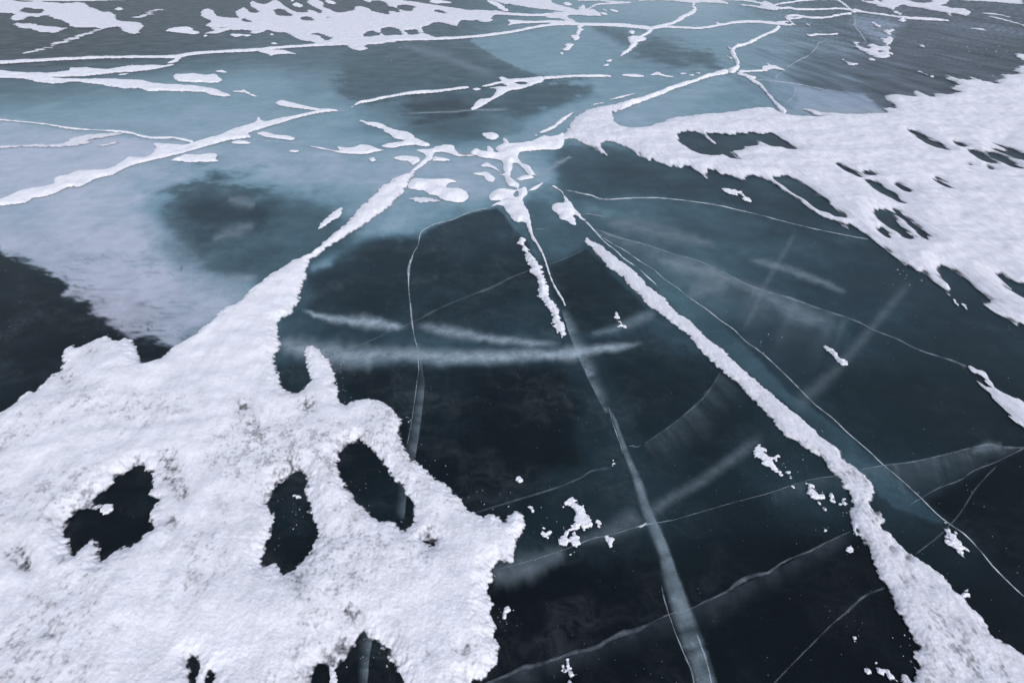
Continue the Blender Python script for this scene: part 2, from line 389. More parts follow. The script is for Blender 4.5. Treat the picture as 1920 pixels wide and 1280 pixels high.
# ------------------------------------------------------------------ the ice sheet
MROW = [-80, 0, 80, 160, 240, 320, 400, 480, 560, 640, 720, 800, 880, 960, 1040, 1120, 1200, 1280]
MILK = np.array([
 [25,25,28,28,28,35,30,35,50,60,65,65,55,45,40,40,40],
 [8,10,14,18,22,30,28,35,50,65,75,78,55,42,40,40,40],
 [9,12,20,30,40,44,42,40,60,66,58,66,66,48,38,36,36],
 [46,48,52,58,60,54,48,42,45,62,64,64,62,44,38,35,35],
 [60,63,65,68,66,62,52,40,50,64,70,70,62,57,40,40,40],
 [90,88,80,74,74,74,76,76,74,38,34,32,32,32,30,30,30],
 [88,86,80,46,42,50,62,66,52,46,46,38,33,30,28,28,28],
 [92,92,88,48,40,46,36,25,28,36,42,44,38,33,28,26,26],
 [92,92,90,78,60,32,25,18,18,24,34,44,35,31,28,24,24],
 [80,86,86,66,50,40,40,35,30,36,26,30,30,26,24,21,19],
 [8,8,20,20,20,20,15,12,15,30,20,16,30,22,18,15,14],
 [6,6,8,8,8,10,8,7,12,26,18,10,24,20,15,13,12],
 [5,5,5,6,6,6,7,6,10,22,22,14,15,24,20,15,8],
 [5,5,5,5,6,6,6,6,12,16,24,14,12,12,22,12,6],
 [4,4,4,5,5,5,5,5,20,12,10,9,8,7,10,13,6],
 [3,3,3,4,4,4,4,4,6,5,5,6,6,6,7,8,9],
 [3,3,3,3,4,4,4,3,4,4,4,5,5,4,5,5,6],
 [2,2,2,3,3,3,3,3,3,3,3,4,4,3,4,4,4]], float)
# milk amount -> colour of the ice itself
KEY = np.array([0, 10, 30, 50, 65, 80, 100], float)
KCOL = np.array([[.0042,.0068,.0088],[.0095,.0162,.0203],[.0225,.0430,.0560],[.066,.125,.156],[.158,.265,.320],[.255,.355,.425],[.41,.46,.55]])
# region overlays: outline, milk value, edge softness (px), strength
OVER = [
 ("660,95 740,82 870,78 900,90 950,117 1008,139 945,150 880,160 760,172 690,186 640,170 640,120", 37, 18, .85),
 ("884,70 1010,62 1200,60 1180,100 1100,130 1012,140 950,117 902,90", 66, 2.5, .85),
 ("1000,152 1050,150 1090,158 1118,175 1080,195 1000,208 900,210 820,206 800,196 870,178 940,185", 35, 16, .85),
 ("760,195 800,186 850,190 880,205 830,222 780,216", 22, 16, .8),
 ("1180,95 1230,78 1300,95 1350,118 1330,130 1250,118", 38, 16, .8),
 ("1110,50 1150,50 1190,70 1180,88 1140,68", 42, 10, .8),
 ("560,290 800,300 1000,300 1060,345 940,380 860,410 790,425 700,430 640,390 520,340", 74, 36, .55),
 ("960,262 1060,200 1180,150 1330,150 1290,215 1160,200 1060,250", 66, 16, .6),
 ("1165,200 1300,160 1370,150 1290,205 1180,238", 78, 18, .6),
 ("1440,150 1500,162 1560,171 1620,178 1645,200 1662,213 1500,216 1470,205", 82, 5, .8),
 ("1440,152 1490,161 1490,200 1470,205 1400,160", 60, 8, .7),
 ("1600,30 1700,42 1680,55 1660,90 1630,70 1605,50", 68, 10, .8),
 ("1440,60 1560,75 1640,100 1560,95 1480,110 1420,120", 62, 14, .7),
 ("-60,230 100,240 260,262 345,268 290,292 220,312 100,345 -60,392", 84, 10, .9),
 ("-60,278 100,280 200,262 285,266 288,290 220,312 100,345 -60,392", 92, 8, .8),
 ("-60,392 110,368 230,330 300,420 330,500 440,520 470,540 340,650 240,630 120,540 -60,480", 95, 26, .8),
 ("230,330 330,300 480,300 700,300 640,380 480,330 380,320 300,360", 72, 26, .6),
 ("320,350 400,330 480,350 560,360 600,400 580,450 520,480 460,520 400,510 330,470 300,420", 44, 45, .8),
 ("335,380 390,345 470,365 500,420 420,470 350,450", 26, 50, .7),
 ("330,440 380,480 420,560 380,560 330,500 270,420", 84, 24, .5),
 ("-60,480 25,481 60,500 95,514 122,530 120,552 145,564 165,562 178,588 208,608 240,628 320,648 320,700 0,830 -60,830", 8, 9, 1.0),
 ("930,391 870,404 820,423 791,439 785,462 771,482 767,522 769,562 773,602 900,632 1060,610 1040,560 1020,510 1000,462 975,440 950,412", 26, 3, .9),
 ("790,470 900,450 970,480 990,560 900,620 790,600 780,540", 15, 30, .8),
 ("620,480 740,440 775,470 765,540 765,600 700,595 590,570 590,510", 19, 22, .85),
 ("590,495 660,445 760,365 800,385 790,430 700,445 610,500", 66, 14, .75),
 ("985,440 1005,472 1030,540 1060,602 1098,662 1070,665 1050,610 1030,555 1012,500", 50, 5, .8),
 ("1100,467 1060,486 1035,500 1050,555 1080,620 1140,610 1210,580 1160,530", 13, 5, .85),
 ("1085,425 1120,440 1200,495 1300,566 1400,650 1480,735 1560,790 1660,878 1720,935 1780,985 1700,960 1640,920 1500,780 1330,640 1200,510 1110,450", 43, 5, .75),
 ("1440,745 1560,800 1660,880 1760,975 1640,930 1520,800", 32, 12, .6),
 ("1000,350 1035,360 1040,400 1060,430 1095,450 1080,470 1010,480 990,410", 46, 16, .7),
 ("1060,280 1180,300 1300,340 1440,360 1440,380 1250,368 1100,360 1050,345", 33, 22, .7),
 ("1110,640 1290,650 1420,770 1380,830 1230,870 1160,740", 13, 26, .85),
 ("790,690 1050,690 1130,780 1100,860 950,920 880,920 790,830", 6, 26, .9),
 ("640,690 780,680 780,760 770,820 740,770 650,745", 9, 14, .9),
 ("1560,700 1800,700 1900,800 1850,820 1700,850 1600,790", 15, 30, .8),
 ("1740,935 1920,850 2000,900 2000,1100 1880,1060 1800,990", 4, 14, .9),
 ("900,1100 1230,1080 1280,1285 900,1285", 2, 40, .9),
 ("1330,1090 1620,1010 1690,1290 1340,1290", 2.5, 40, .8),
 ("1440,780 1560,900 1600,960 1420,930 1350,860", 20, 24, .7),
 ("1160,300 1400,360 1620,430 1760,520 1600,470 1350,400 1160,340", 28, 18, .5),
 ("1170,380 1300,385 1430,410 1400,440 1250,430 1160,410", 42, 18, .7),
 ("1690,38 1800,42 1920,58 1990,76 1900,72 1780,56", 52, 7, .7),
 ("1255,235 1450,242 1510,290 1380,310 1265,280", 28, 8, .9),
 ("1680,235 1960,260 1960,330 1750,360 1600,340 1560,300", 26, 20, .8),
 ("515,690 580,690 585,745 515,745", 16, 4, .6),
 ("525,600 560,575 640,598 760,612 900,632 1050,648 1095,660 1050,672 900,682 790,680 700,686 600,684 530,662", 33, 16, .65),
 ("530,640 620,652 790,662 1000,660 1090,655 1050,671 900,682 790,678 700,688 620,684 540,664", 44, 12, .6),
 ("1050,600 1085,600 1150,740 1190,860 1150,900 1110,860 1080,760", 26, 22, .7),
 ("1190,860 1240,960 1230,1000 1185,950", 24, 14, .6),
]
def lerp_key(m):
    return np.stack([np.interp(m, KEY, KCOL[:, c]) for c in range(3)], -1)

def ice_colour(PX, PY, X, Y):
    jx = np.clip(PX / 120.0, 0, 15.999); jy = np.clip((PY + 80) / 80.0, 0, 16.999)
    i, j = jy.astype(int), jx.astype(int); u, v = jx - j, jy - i
    u = u * u * (3 - 2 * u); v = v * v * (3 - 2 * v)
    m = (MILK[i, j] * (1 - u) + MILK[i, j + 1] * u) * (1 - v) + (MILK[i + 1, j] * (1 - u) + MILK[i + 1, j + 1] * u) * v
    # warp region edges a little so none is a clean curve
    wpx = 6 * perlin(X / .16, Y / .16, 20) + 4 * perlin(X / .05, Y / .05, 21) + 3 * perlin(X / .02, Y / .02, 32)
    for pts, val, soft, k in OVER:
        p = smooth_closed(P(pts), 2)
        x0, y0 = p.min(0) - soft * 2 - 10; x1, y1 = p.max(0) + soft * 2 + 10
        sel = (PX > x0) & (PX < x1) & (PY > y0) & (PY < y1)
        if not sel.any(): continue
        d = sdist(PX[sel], PY[sel], p) + wpx[sel] * min(1, soft / 18 + .15)
        if soft >= 14: d = d + min(soft, 45) * (.9 * perlin(X[sel] / .42, Y[sel] / .42, 72) + .5 * perlin(X[sel] / .16, Y[sel] / .13, 73) + .3 * perlin(X[sel] / .06, Y[sel] / .05, 74))
        if k == 1.0:                                             # torn, wispy rim of the pale slab
            xs_, ys_ = X[sel], Y[sel]
            d = d + 9 * perlin(xs_ / .11, ys_ / .045, 70) + 7 * perlin(xs_ / .045, ys_ / .018, 71)
        w = np.clip(d / (2 * soft) + .5, 0, 1); w = w * w * (3 - 2 * w) * k
        m[sel] = m[sel] * (1 - w) + val * w
    # cloudy inclusions
    cl = perlin(X / .55, Y / .55, 22) + .6 * perlin(X / .22 + 9, Y / .3, 23) + .35 * perlin(X / .09, Y / .12, 24) + .2 * perlin(X / .04, Y / .04, 25)
    m = m + 9 * np.clip((PY - 100) / 60, 0, 1) * np.clip((420 - PY) / 80, 0, 1) * np.clip((1250 - PX) / 200, 0, 1) * np.clip((m - 42) / 15, 0, 1)
    near = np.clip((PY - 60) / 420, .25, 1)
    m = m * (1 + .15 * cl * near) + 5 * np.clip(cl - .15 + .45 * perlin(X / .02, Y / .025, 33), 0, 2) * near
    # far ice: wind-polished streaks
    c, s = math.cos(WIND), math.sin(WIND); a, b = (X * c + Y * s), (-X * s + Y * c)
    st = perlin(a / 2.6, b / .22, 26) + .8 * perlin(a / 1.1, b / .08, 27)
    far = np.clip((PX - 1300) / 300, 0, 1) * np.clip((260 - PY) / 120, 0, 1)
    m = m + 15 * st * far
    # torn folds inside the pale slab on the left
    fo = perlin(X / .20 + .8 * perlin(X / .12, Y / .12, 31), Y / .07, 28); ridge = np.clip(1 - np.abs(fo) * 6, 0, 1)
    slab = np.clip((430 - PX) / 120, 0, 1) * np.clip((PY - 440) / 60, 0, 1) * np.clip((m - 50) / 30, 0, 1)
    m = m - 42 * ridge * slab * np.clip(perlin(X / .25, Y / .25, 29) + .35, 0, 1) - 16 * slab * np.clip(perlin(X / .1, Y / .05, 30), 0, 1)
    m = np.clip(m, 0, 100)
    col = lerp_key(m)
    # thin clouds of frozen-in bubbles
    bx, by = X + .05 * perlin(X / .09, Y / .09, 60), Y + .05 * perlin(X / .09, Y / .09, 61)
    c1 = perlin(bx / .30, by / .22, 62) + .7 * perlin(bx / .12, by / .08, 63); c2 = .6 * perlin(bx / .05, by / .035, 64) + .6 * perlin(bx / .02, by / .016, 65)
    cloud = np.clip(c1 + .25, 0, 1.2) * np.clip(.55 + c2, 0, 1.6) * np.clip((PY - 250) / 200, 0, 1) * np.clip((1500 - PX) / 400, .35, 1)
    col = col + (cloud * .020)[..., None] * np.array([.85, .98, 1.05])
    # slab greyer (trapped air), middle greener; far ice bluer, horizon haze painted in
    violet = np.clip((480 - PX) / 260, 0, 1) * np.clip((PY - 380) / 200, 0, 1) + np.clip((PX - 1380) / 300, 0, 1) * np.clip((330 - PY) / 120, 0, 1) * .8 + np.clip((110 - PY) / 90, 0, 1) * np.clip((900 - PX) / 200, 0, 1) * .8
    violet = (np.clip(violet, 0, 1) * np.clip((m - 18) / 20, 0, 1))[..., None]
    g = col.mean(-1, keepdims=True)
    tint = np.where((PY > 200)[..., None], np.array([.91, .96, 1.16]), np.array([.84, .94, 1.30]))
    col = col * (1 - violet) + g * tint * violet
    return col

def build_ice():
    xs = np.concatenate([np.array([-9000, -5000, -3000, -1800, -1100, -700, -450, -300, -200, -120, -60]), np.arange(-20, 1941, 3.5), np.array([1980, 2050, 2150, 2300, 2600, 3100, 3900, 5500, 9000])])
    ys = np.concatenate([-90 + np.geomspace(.12, 50, 16), np.arange(-36, 420, 2.5), np.arange(420, 1301, 3.5), np.array([1330, 1380, 1450, 1550, 1700, 2000, 2500])])
    PX, PY = np.meshgrid(xs, ys); X, Y = ground(PX, PY)
    col = ice_colour(PX, PY, X, Y)
    ny, nx = PX.shape; idx = np.arange(ny * nx).reshape(ny, nx)
    F = np.stack([idx[:-1, :-1].ravel(), idx[1:, :-1].ravel(), idx[1:, 1:].ravel(), idx[:-1, 1:].ravel()], 1)
    V = np.stack([X.ravel(), Y.ravel(), np.zeros(X.size)], 1)
    C = col.reshape(-1, 3)
    # the rest of the lake, a few millimetres lower, so the sheet goes on all round
    R = 12000.0; n0 = len(V)
    V2 = np.array([[-R, -R, -.006], [R, -R, -.006], [R, R, -.006], [-R, R, -.006]])
    V = np.vstack([V, V2]); C = np.vstack([C, np.tile(lerp_key(np.array([22.0])), (4, 1))])
    F = np.vstack([F, [[n0, n0 + 1, n0 + 2, n0 + 3]]])
    o = make_obj('ice', V, F, M_ICE, {'col': C}, smooth=False)
    o['kind'] = 'structure'
build_ice()

# ------------------------------------------------------------------ snow lying on the ice (outlines in photo pixels, put on the ice plane)
# the large drift, lower left, which narrows up into a snow-filled crack
DRIFT = """797,300 790,312 782,318 770,322 760,328 740,335 725,348 715,352 705,362 695,372 687,382 675,388 670,396 655,412 645,425 625,440 605,457
582,475 575,480 562,485 545,492 520,508 505,518 490,530 470,545 455,562 440,572 420,580 400,598 385,610 370,624 352,637 330,650 318,658 308,668
290,676 275,683 267,681 262,668 258,655 250,643 244,637 235,634 225,640 212,638 204,628 198,631 185,637 175,640 165,645 155,650 145,652 138,648
125,655 117,668 118,680 115,695 100,702 92,712 80,720 74,728 68,736 55,736 48,742 35,750 15,767 0,777 -60,806 -400,900 -400,1500 300,1600 570,1500
578,1300 583,1275 587,1258 595,1250 608,1245 618,1250 625,1253 635,1248 645,1240 652,1228 660,1217 670,1210 672,1200 675,1192 683,1186 692,1190
697,1200 703,1205 714,1205 718,1218 727,1222 728,1235 724,1250 730,1244 743,1248 745,1262 754,1270 756,1300 760,1420 840,1480 890,1400 885,1285 890,1275
905,1275 915,1268 920,1255 932,1245 936,1232 936,1212 928,1195 932,1180 925,1165 920,1150 925,1135 920,1122 916,1108 918,1097 928,1088 922,1072
928,1060 940,1055 958,1055 964,1052 962,1040 966,1030 970,1020 975,1005 983,992 985,983 980,965 967,960 960,963 953,970 945,978 935,972 925,965
905,970 890,962 877,955 862,938 845,918 825,902 808,893 795,878 782,868 770,862 763,845 752,826 750,810 751,790 742,773 728,762 710,754 690,749
665,752 652,760 640,757 633,742 636,730 630,722 633,710 627,698 620,682 608,668 597,655 585,650 572,653 568,664 573,675 575,690 581,705 580,718
570,728 562,738 548,738 532,730 527,712 521,695 516,680 516,665 525,655 523,640 521,630 523,615 521,605 530,597 543,592 550,583 557,572 562,558
567,545 572,525 575,512 578,497 582,488 593,482 605,473 620,462 640,450 660,438 680,425 700,410 715,400 733,387 745,375 757,362 766,352 770,338
776,330 786,318 795,308""".replace('\n', ' ')
snow('snow_drift', 'large fluffy white drift with oval holes, its tip reaching up to the star centre', 'snow drift', [DRIFT],
     hole=["255,874 270,874 275,885 288,888 285,905 290,915 283,928 297,938 290,950 284,962 285,975 285,990 272,1003 260,1015 245,1025 225,1030 208,1042 190,1055 187,1040 185,1018 175,1013 160,1025 140,1040 132,1030 128,1010 120,998 128,980 130,972 145,962 152,956 175,955 190,952 196,947 180,944 183,930 200,920 212,905 222,892 240,888 248,878",
           "558,885 566,885 575,895 577,908 572,925 580,945 582,960 585,975 593,990 594,1010 588,1025 580,1040 570,1050 555,1062 550,1072 535,1075 522,1065 515,1055 500,1062 490,1058 495,1040 500,1020 508,1005 512,990 515,970 508,955 500,945 507,935 512,920 520,905 535,902 545,893",
           "668,833 674,826 690,838 705,852 715,865 727,880 735,895 745,908 757,912 762,928 775,945 776,960 775,978 768,990 757,995 748,985 738,978 715,978 700,968 683,955 670,940 655,922 643,902 636,885 636,860 641,845 655,833",
           "795,1010 806,1015 817,1017 808,1024 800,1018",
           "354,1238 362,1233 374,1235 373,1255 368,1280 367,1320 356,1320 357,1270 356,1250", "385,1280 390,1268 398,1264 403,1272 400,1300 386,1300"],
     rough=.34, H=.024, step=1.6, wd=.07, crust=.9, dust=3.2, soft=3.0,
     thin=[(318,862,20,1.0),(326,900,24,1.0),(460,768,17,1.0),(478,805,22,.75),(580,764,20,.95),(548,882,22,.9),(38,1042,26,.95),(54,1066,14,1.1),(330,985,18,.85),(505,935,16,1.0),
           (655,1160,22,.85),(645,1215,16,1.0),(802,1008,16,1.0),(103,1193,9,1.0),(130,715,22,.7),(175,668,16,.7),(225,1180,14,.5),(350,1240,7,1.1),(398,1270,8,1.0),(620,1240,14,.8),
           (345,930,18,.8),(260,868,14,.8),(170,945,16,.8),(870,1225,20,.7),(560,1090,18,.6)], lump=1.0)
snow('snow_clump', 'chunky snow tongue inside the oval hole at the left of the large drift', 'snow', ["192,957 205,946 212,950 205,961 195,962"], rough=.5, H=.01, wd=.01)
snow('snow_clump', 'narrow snow tongue in the dark notch at the bottom edge of the large drift', 'snow', ["621,1252 628,1262 627,1290 620,1290"], rough=.5, H=.01, wd=.01)

# star centre
snow('snow_hub', 'bright polished snow knot where all the cracks of the star meet', 'snow', ["942,261 950,262 955,268 958,272 975,271 990,268 1005,262 1018,257 1030,258 1045,255 1054,250 1060,258 1056,274 1052,279 1040,282 1020,282 1000,284 985,285 974,288 972,296 975,303 981,308 988,311 994,313 998,320 1003,327 1008,333 1000,330 993,330 988,326 983,320 975,312 966,307 962,308 961,316 958,328 957,333 963,338 968,343 974,346 974,352 972,356 980,352 987,353 989,358 989,365 983,372 981,378 985,388 990,395 994,408 996,420 992,424 985,419 978,417 970,418 960,412 955,403 948,396 943,388 930,386 918,391 925,385 933,381 940,378 930,378 920,377 916,371 919,364 928,358 945,357 960,358 968,357 967,353 955,350 948,344 947,337 945,331 935,329 945,326 943,318 943,308 938,302 925,299 910,298 898,295 893,293 882,290 884,284 895,282 905,285 915,288 925,287 935,289 930,283 929,278 937,273 944,271"],
     hole=["968,360 971,361 971,368 966,371 964,366"], rough=.07, H=.03, step=.9, wd=.08, sub=3)
G_SP = 'small snow pads round the centre of the star'
snow('snow_pad', 'small round snow pad just above the left shoulder of the star centre', 'snow pad', ["913,276 917,275 924,279 926,284 921,287 915,285 913,280"], rough=.1, group=G_SP)
snow('snow_pad', 'leaf-shaped snow pad floating above the star centre', 'snow pad', ["903,251 912,250 922,249 932,252 937,256 930,262 920,263 910,259"], rough=.12, group=G_SP)
snow('snow_pad', 'curved crescent of snow left of the star centre', 'snow pad', ["901,311 910,306 918,307 928,314 938,322 943,328 935,323 925,317 912,314 902,313"], rough=.08, group=G_SP)
snow('snow_pad', 'oval snow pad below the snow crescent', 'snow pad', ["886,326 893,325 905,324 912,323 920,328 929,335 926,341 918,342 910,338 905,331 892,329"], rough=.08, group=G_SP)
snow('snow_pad', 'narrow oval snow pad right of the star centre, under the white triangle', 'snow pad', ["969,336 977,331 990,329 1001,331 1000,335 990,337 977,340 970,338"], rough=.08, group=G_SP)
snow('snow_pad', 'pointed white shard of snow right of the lower star centre', 'snow pad', ["988,360 1000,351 1010,346 1019,343 1014,350 1003,357 992,359"], rough=.08, group=G_SP)
snow('snow_pad', 'flat snow pad tucked under the left arch of the star centre', 'snow pad', ["810,303 813,295 825,296 840,299 844,302 838,303 815,303"], rough=.08, group=G_SP)
snow('snow_pad', 'snow pad left of the arch, shaped like a drop', 'snow pad', ["738,298 748,294 765,293 785,296 787,302 780,309 772,310 765,303 750,302"], rough=.12, group=G_SP)
snow('snow_patch', 'snow arch joining the left arm of the star to its centre', 'snow patch', ["781,282 795,281 808,281 815,276 822,276 832,273 850,274 854,281 862,289 872,292 882,291 890,294 860,294 848,291 840,288 826,286 815,288 813,293 811,300 802,305 795,311 788,316 778,322 768,324 782,310 797,297 794,290 783,285"], rough=.12, H=.015)
snow('snow_patch', 'thick hooked snow patch beside the left arm of the star', 'snow patch', ["768,340 778,335 795,337 815,338 838,337 848,338 857,343 845,343 838,350 842,354 865,356 875,361 879,369 874,377 860,381 840,378 828,375 820,368 805,366 795,359 778,357 764,353"], rough=.12, H=.028, wd=.1)
snow('snow_patch', 'faint frosty smear below the hooked snow patch', 'snow patch', ["767,374 780,369 800,370 818,374 822,381 805,381 785,380"], rough=.4, H=.003, mat=M_WIND, soft=5)

# arms running towards the camera
snow('snow_filled_crack', 'thin white snow thread running down from the star centre', 'snow-filled crack', stroke=["988,412,10 991,422,9 995,435,7 1000,448,6 1010,463,5 1020,483,4 1027,505,3.6 1035,528,3 1045,547,4 1055,563,4.5 1060,575,2"], rough=.06, H=.01, wd=.02)
snow('snow_filled_crack', 'short lumpy snow strip left of the thin white thread', 'snow-filled crack', ["970,455 975,449 983,452 988,468 998,478 1010,495 1018,515 1025,535 1030,555 1040,570 1048,580 1050,600 1058,608 1062,620 1060,628 1054,635 1047,625 1040,615 1035,605 1034,590 1023,575 1015,562 1005,550 1007,535 1008,527 997,515 993,500 985,485 982,472 977,463"], rough=.45, H=.018, wd=.04)
snow('snow_patch', 'lobed snow patch at the top of the right arm of the star', 'snow patch', ["1034,349 1045,352 1055,360 1062,372 1072,382 1080,393 1088,405 1097,414 1090,412 1083,406 1076,402 1078,412 1081,424 1072,422 1062,415 1050,412 1045,403 1036,395 1035,385 1045,382 1056,382 1057,373 1052,362 1045,357"], rough=.2, H=.018, step=.9)
LONG = """1098,452 1100,447 1108,453 1120,457 1130,462 1140,472 1150,478 1162,490 1178,500 1195,515 1210,532 1228,548 1245,560 1258,577 1275,592 1298,606 1312,622 1330,638 1345,648 1357,660 1370,672 1390,690 1410,710 1430,725 1445,738 1465,755 1485,772 1500,782
1520,802 1540,822 1560,835 1573,845 1580,860 1600,875 1620,892 1633,908 1640,922 1635,935 1632,950 1638,960 1648,962 1657,972 1663,985 1655,982 1652,993 1665,1000 1680,1012 1690,1025 1710,1042 1735,1058 1755,1072 1772,1085 1785,1105 1802,1118 1815,1135 1840,1160 1858,1190 1878,1202
1900,1215 1920,1230 1960,1260 2100,1400 2200,1600 1720,1600 1690,1420 1690,1280 1697,1265 1708,1275 1715,1265 1712,1250 1706,1240 1720,1255 1726,1246 1715,1235 1712,1222 1722,1218 1720,1207 1710,1195 1703,1180 1692,1162 1680,1145 1675,1130 1665,1115 1660,1100 1648,1085 1640,1065 1633,1045 1628,1030
1617,1015 1612,1003 1605,992 1604,1003 1598,990 1597,978 1590,965 1593,955 1600,950 1595,940 1590,925 1580,915 1575,900 1560,885 1548,876 1545,865 1530,855 1510,842 1490,825 1475,820 1462,808 1450,792 1440,778 1432,770 1415,755 1395,732 1370,712 1350,695
1330,675 1310,655 1290,630 1270,615 1250,600 1230,585 1210,570 1200,555 1180,540 1168,522 1155,512 1140,503 1130,490 1118,478 1112,468 1103,461""".replace('\n', ' ')
snow('snow_filled_crack', 'long straight snow band from the star centre to the bottom right corner', 'snow-filled crack', [LONG], rough=.24, H=.012, step=1.6, wd=.035, soft=2.2, dust=2.6, crust=.8,
     mat=M_WIND, thin=[(1670,1032,8,1),(1700,1048,8,1),(1640,960,10,.9),(1740,1105,14,.5),(1775,1165,18,.5),(1700,1090,12,.5),(1820,1250,18,.5),(1640,975,8,.8),(1790,1210,16,.4)])

# the wide field on the right
FIELD = """1051,262 1058,250 1068,238 1080,220 1100,208 1125,201 1150,197 1168,193 1182,188 1200,185 1216,186 1200,194 1180,202 1165,208 1152,213 1152,222 1160,232 1175,239 1195,240 1220,237 1240,230 1260,222 1290,219 1320,214 1350,213 1385,208 1415,204 1440,203
1450,204 1462,211 1480,217 1500,219 1540,219 1520,215 1507,206 1520,207 1550,213 1600,215 1640,213 1662,212 1650,204 1667,203 1680,205 1670,197 1662,188 1658,181 1668,178 1690,180 1705,183 1715,178 1716,170 1730,176 1748,183 1752,178 1765,178 1780,178 1792,172 1780,165
1792,160 1780,151 1770,142 1785,145 1805,152 1820,150 1815,144 1835,150 1842,147 1845,155 1858,152 1868,158 1867,150 1880,148 1876,142 1890,142 1905,140 1901,134 1903,125 1920,123 1990,114 2360,80 2360,860 1990,650 1925,612 1905,612 1890,600 1870,590 1855,578 1843,569
1858,565 1850,558 1830,545 1818,530 1800,518 1780,506 1765,500 1760,508 1765,520 1775,530 1785,538 1777,545 1780,555 1770,542 1755,535 1745,525 1732,512 1725,510 1715,508 1703,500 1695,500 1685,488 1672,478 1655,463 1635,450 1620,437 1600,425 1591,421
1592,431 1585,428 1570,418 1550,410 1535,400 1520,394 1500,378 1485,367 1468,360 1450,348 1438,339 1420,332 1402,331 1392,339 1375,333 1350,327 1332,320 1323,326 1326,335 1320,335 1315,328 1300,320 1285,312 1275,317 1262,311 1258,314 1240,307 1222,299 1215,303 1200,293
1185,285 1175,279 1160,271 1145,267 1131,270 1129,277 1135,284 1138,293 1120,285 1110,277 1090,270 1075,262 1062,262""".replace('\n', ' ')
snow('snow_field', 'wide wind-packed snow field covering the right side, dotted with dark ice windows', 'snow field', [FIELD],
     hole=["1272,254 1290,247 1310,251 1322,260 1342,271 1333,260 1328,252 1345,252 1375,254 1382,251 1400,252 1410,249 1430,253 1440,251 1450,252 1462,260 1475,268 1490,280 1480,280 1465,276 1450,276 1440,272 1430,268 1415,262 1422,272 1400,276 1390,283 1368,285 1375,293 1385,300 1370,298 1355,291 1340,293 1320,291 1300,284 1288,275 1276,266",
           "1450,336 1460,333 1475,332 1490,340 1515,353 1530,366 1550,378 1570,393 1583,408 1570,407 1555,400 1535,395 1520,383 1500,371 1482,360 1465,348 1455,342",
           "1572,308 1585,315 1600,322 1617,332 1612,334 1598,327 1583,319 1574,312", "1618,322 1628,323 1637,330 1625,329", "1623,338 1640,341 1660,353 1680,368 1692,381 1680,379 1660,366 1640,354 1628,345",
           "1680,344 1693,349 1707,358 1703,362 1690,356", "1752,335 1765,342 1772,347 1788,355 1778,353 1763,345", "1643,402 1650,394 1665,400 1680,410 1690,425 1705,440 1713,445 1700,447 1690,441 1675,432 1660,420 1648,412",
           "1671,395 1682,396 1700,408 1720,425 1735,440 1740,450 1730,447 1718,437 1705,424 1690,410", "1648,428 1655,428 1665,436 1670,446 1660,444 1650,435",
           "1704,247 1715,248 1730,256 1745,264 1765,273 1776,282 1765,281 1745,273 1730,265 1715,256", "1791,269 1800,270 1806,276 1795,273",
           "1865,270 1880,275 1900,282 1920,290 1960,302 1960,316 1920,303 1905,299 1885,290 1870,283 1888,285 1875,276", "1818,283 1830,284 1850,295 1870,306 1855,306 1835,298 1823,290",
           "1852,287 1865,289 1885,298 1905,310 1915,318 1900,315 1875,304 1860,296", "1815,306 1822,309 1820,311", "1849,311 1862,317 1858,319", "1868,516 1876,515 1890,524 1905,532 1920,535 1960,550 1960,575 1920,560 1908,552 1890,540 1878,530"],
     rough=.3, H=.03, step=1.6, wd=.16, streak=4.0, mat=M_WIND, soft=4.5, dust=3.5)
G_FC = 'snow flakes broken off the edge of the snow field'
for pts, lb in (("1898,608 1903,608 1908,617 1905,617", 'tiny snow sliver off the far right tip of the snow field'), ("1802,571 1808,573 1815,581 1810,580", 'short snow sliver beside the jagged lower edge of the snow field'),
                ("1785,558 1790,565 1798,575 1793,573", 'thin broken chain of snow below the jagged field edge'),
                ("1360,356 1368,355 1380,359 1390,362 1398,370 1407,379 1398,377 1388,367 1375,366 1365,361", 'ragged crumbly snow scrap below the left part of the snow field'),
                ("1399,346 1403,347 1404,350 1400,349", 'single snow flake between the ragged scrap and the snow field')):
    snow('snow_flake', lb, 'snow flake', [pts], rough=.6, H=.008, wd=.02, group=G_FC, streak=1)

# middle distance: snow-filled cracks
snow('snow_filled_crack', 'winding snow-filled crack from the snow field up to the small junction', 'snow-filled crack',
     stroke=["1366,136,7 1350,138,8 1335,142,6 1318,147,6 1300,154,5 1280,160,7 1260,166,7 1240,175,8 1215,184,8 1200,189,9 1180,196,10 1160,203,12", "1462,50,5 1456,55,8 1448,61,5 1430,68,5 1410,79,6 1395,85,5 1378,90,6 1373,98,9 1377,106,8 1381,114,7 1383,123,9 1378,131,11 1366,136,8", "1363,88,2 1372,95,4", "1362,106,1.5 1372,112,3"],
     rough=.14, H=.03, wd=.06, step=1.0)
snow('snow_filled_crack', 'short forked crack of snow right of the small junction', 'snow-filled crack', stroke=["1384,136,6 1400,135,3 1440,134,2.5", "1382,139,5 1396,143,4 1406,147,6 1418,147,3", "1405,150,5 1416,155,6 1425,160,6 1435,172,5 1444,182,6 1455,195,7 1463,203,8 1474,213,8"], rough=.14, H=.02, wd=.05, step=.9)
snow('snow_patch', 'feathery snow patch above the forked crack', 'snow patch', ["1428,126 1440,124 1438,120 1446,124 1455,124 1465,129 1471,133 1462,132 1450,130 1440,132 1430,131"], rough=.3)
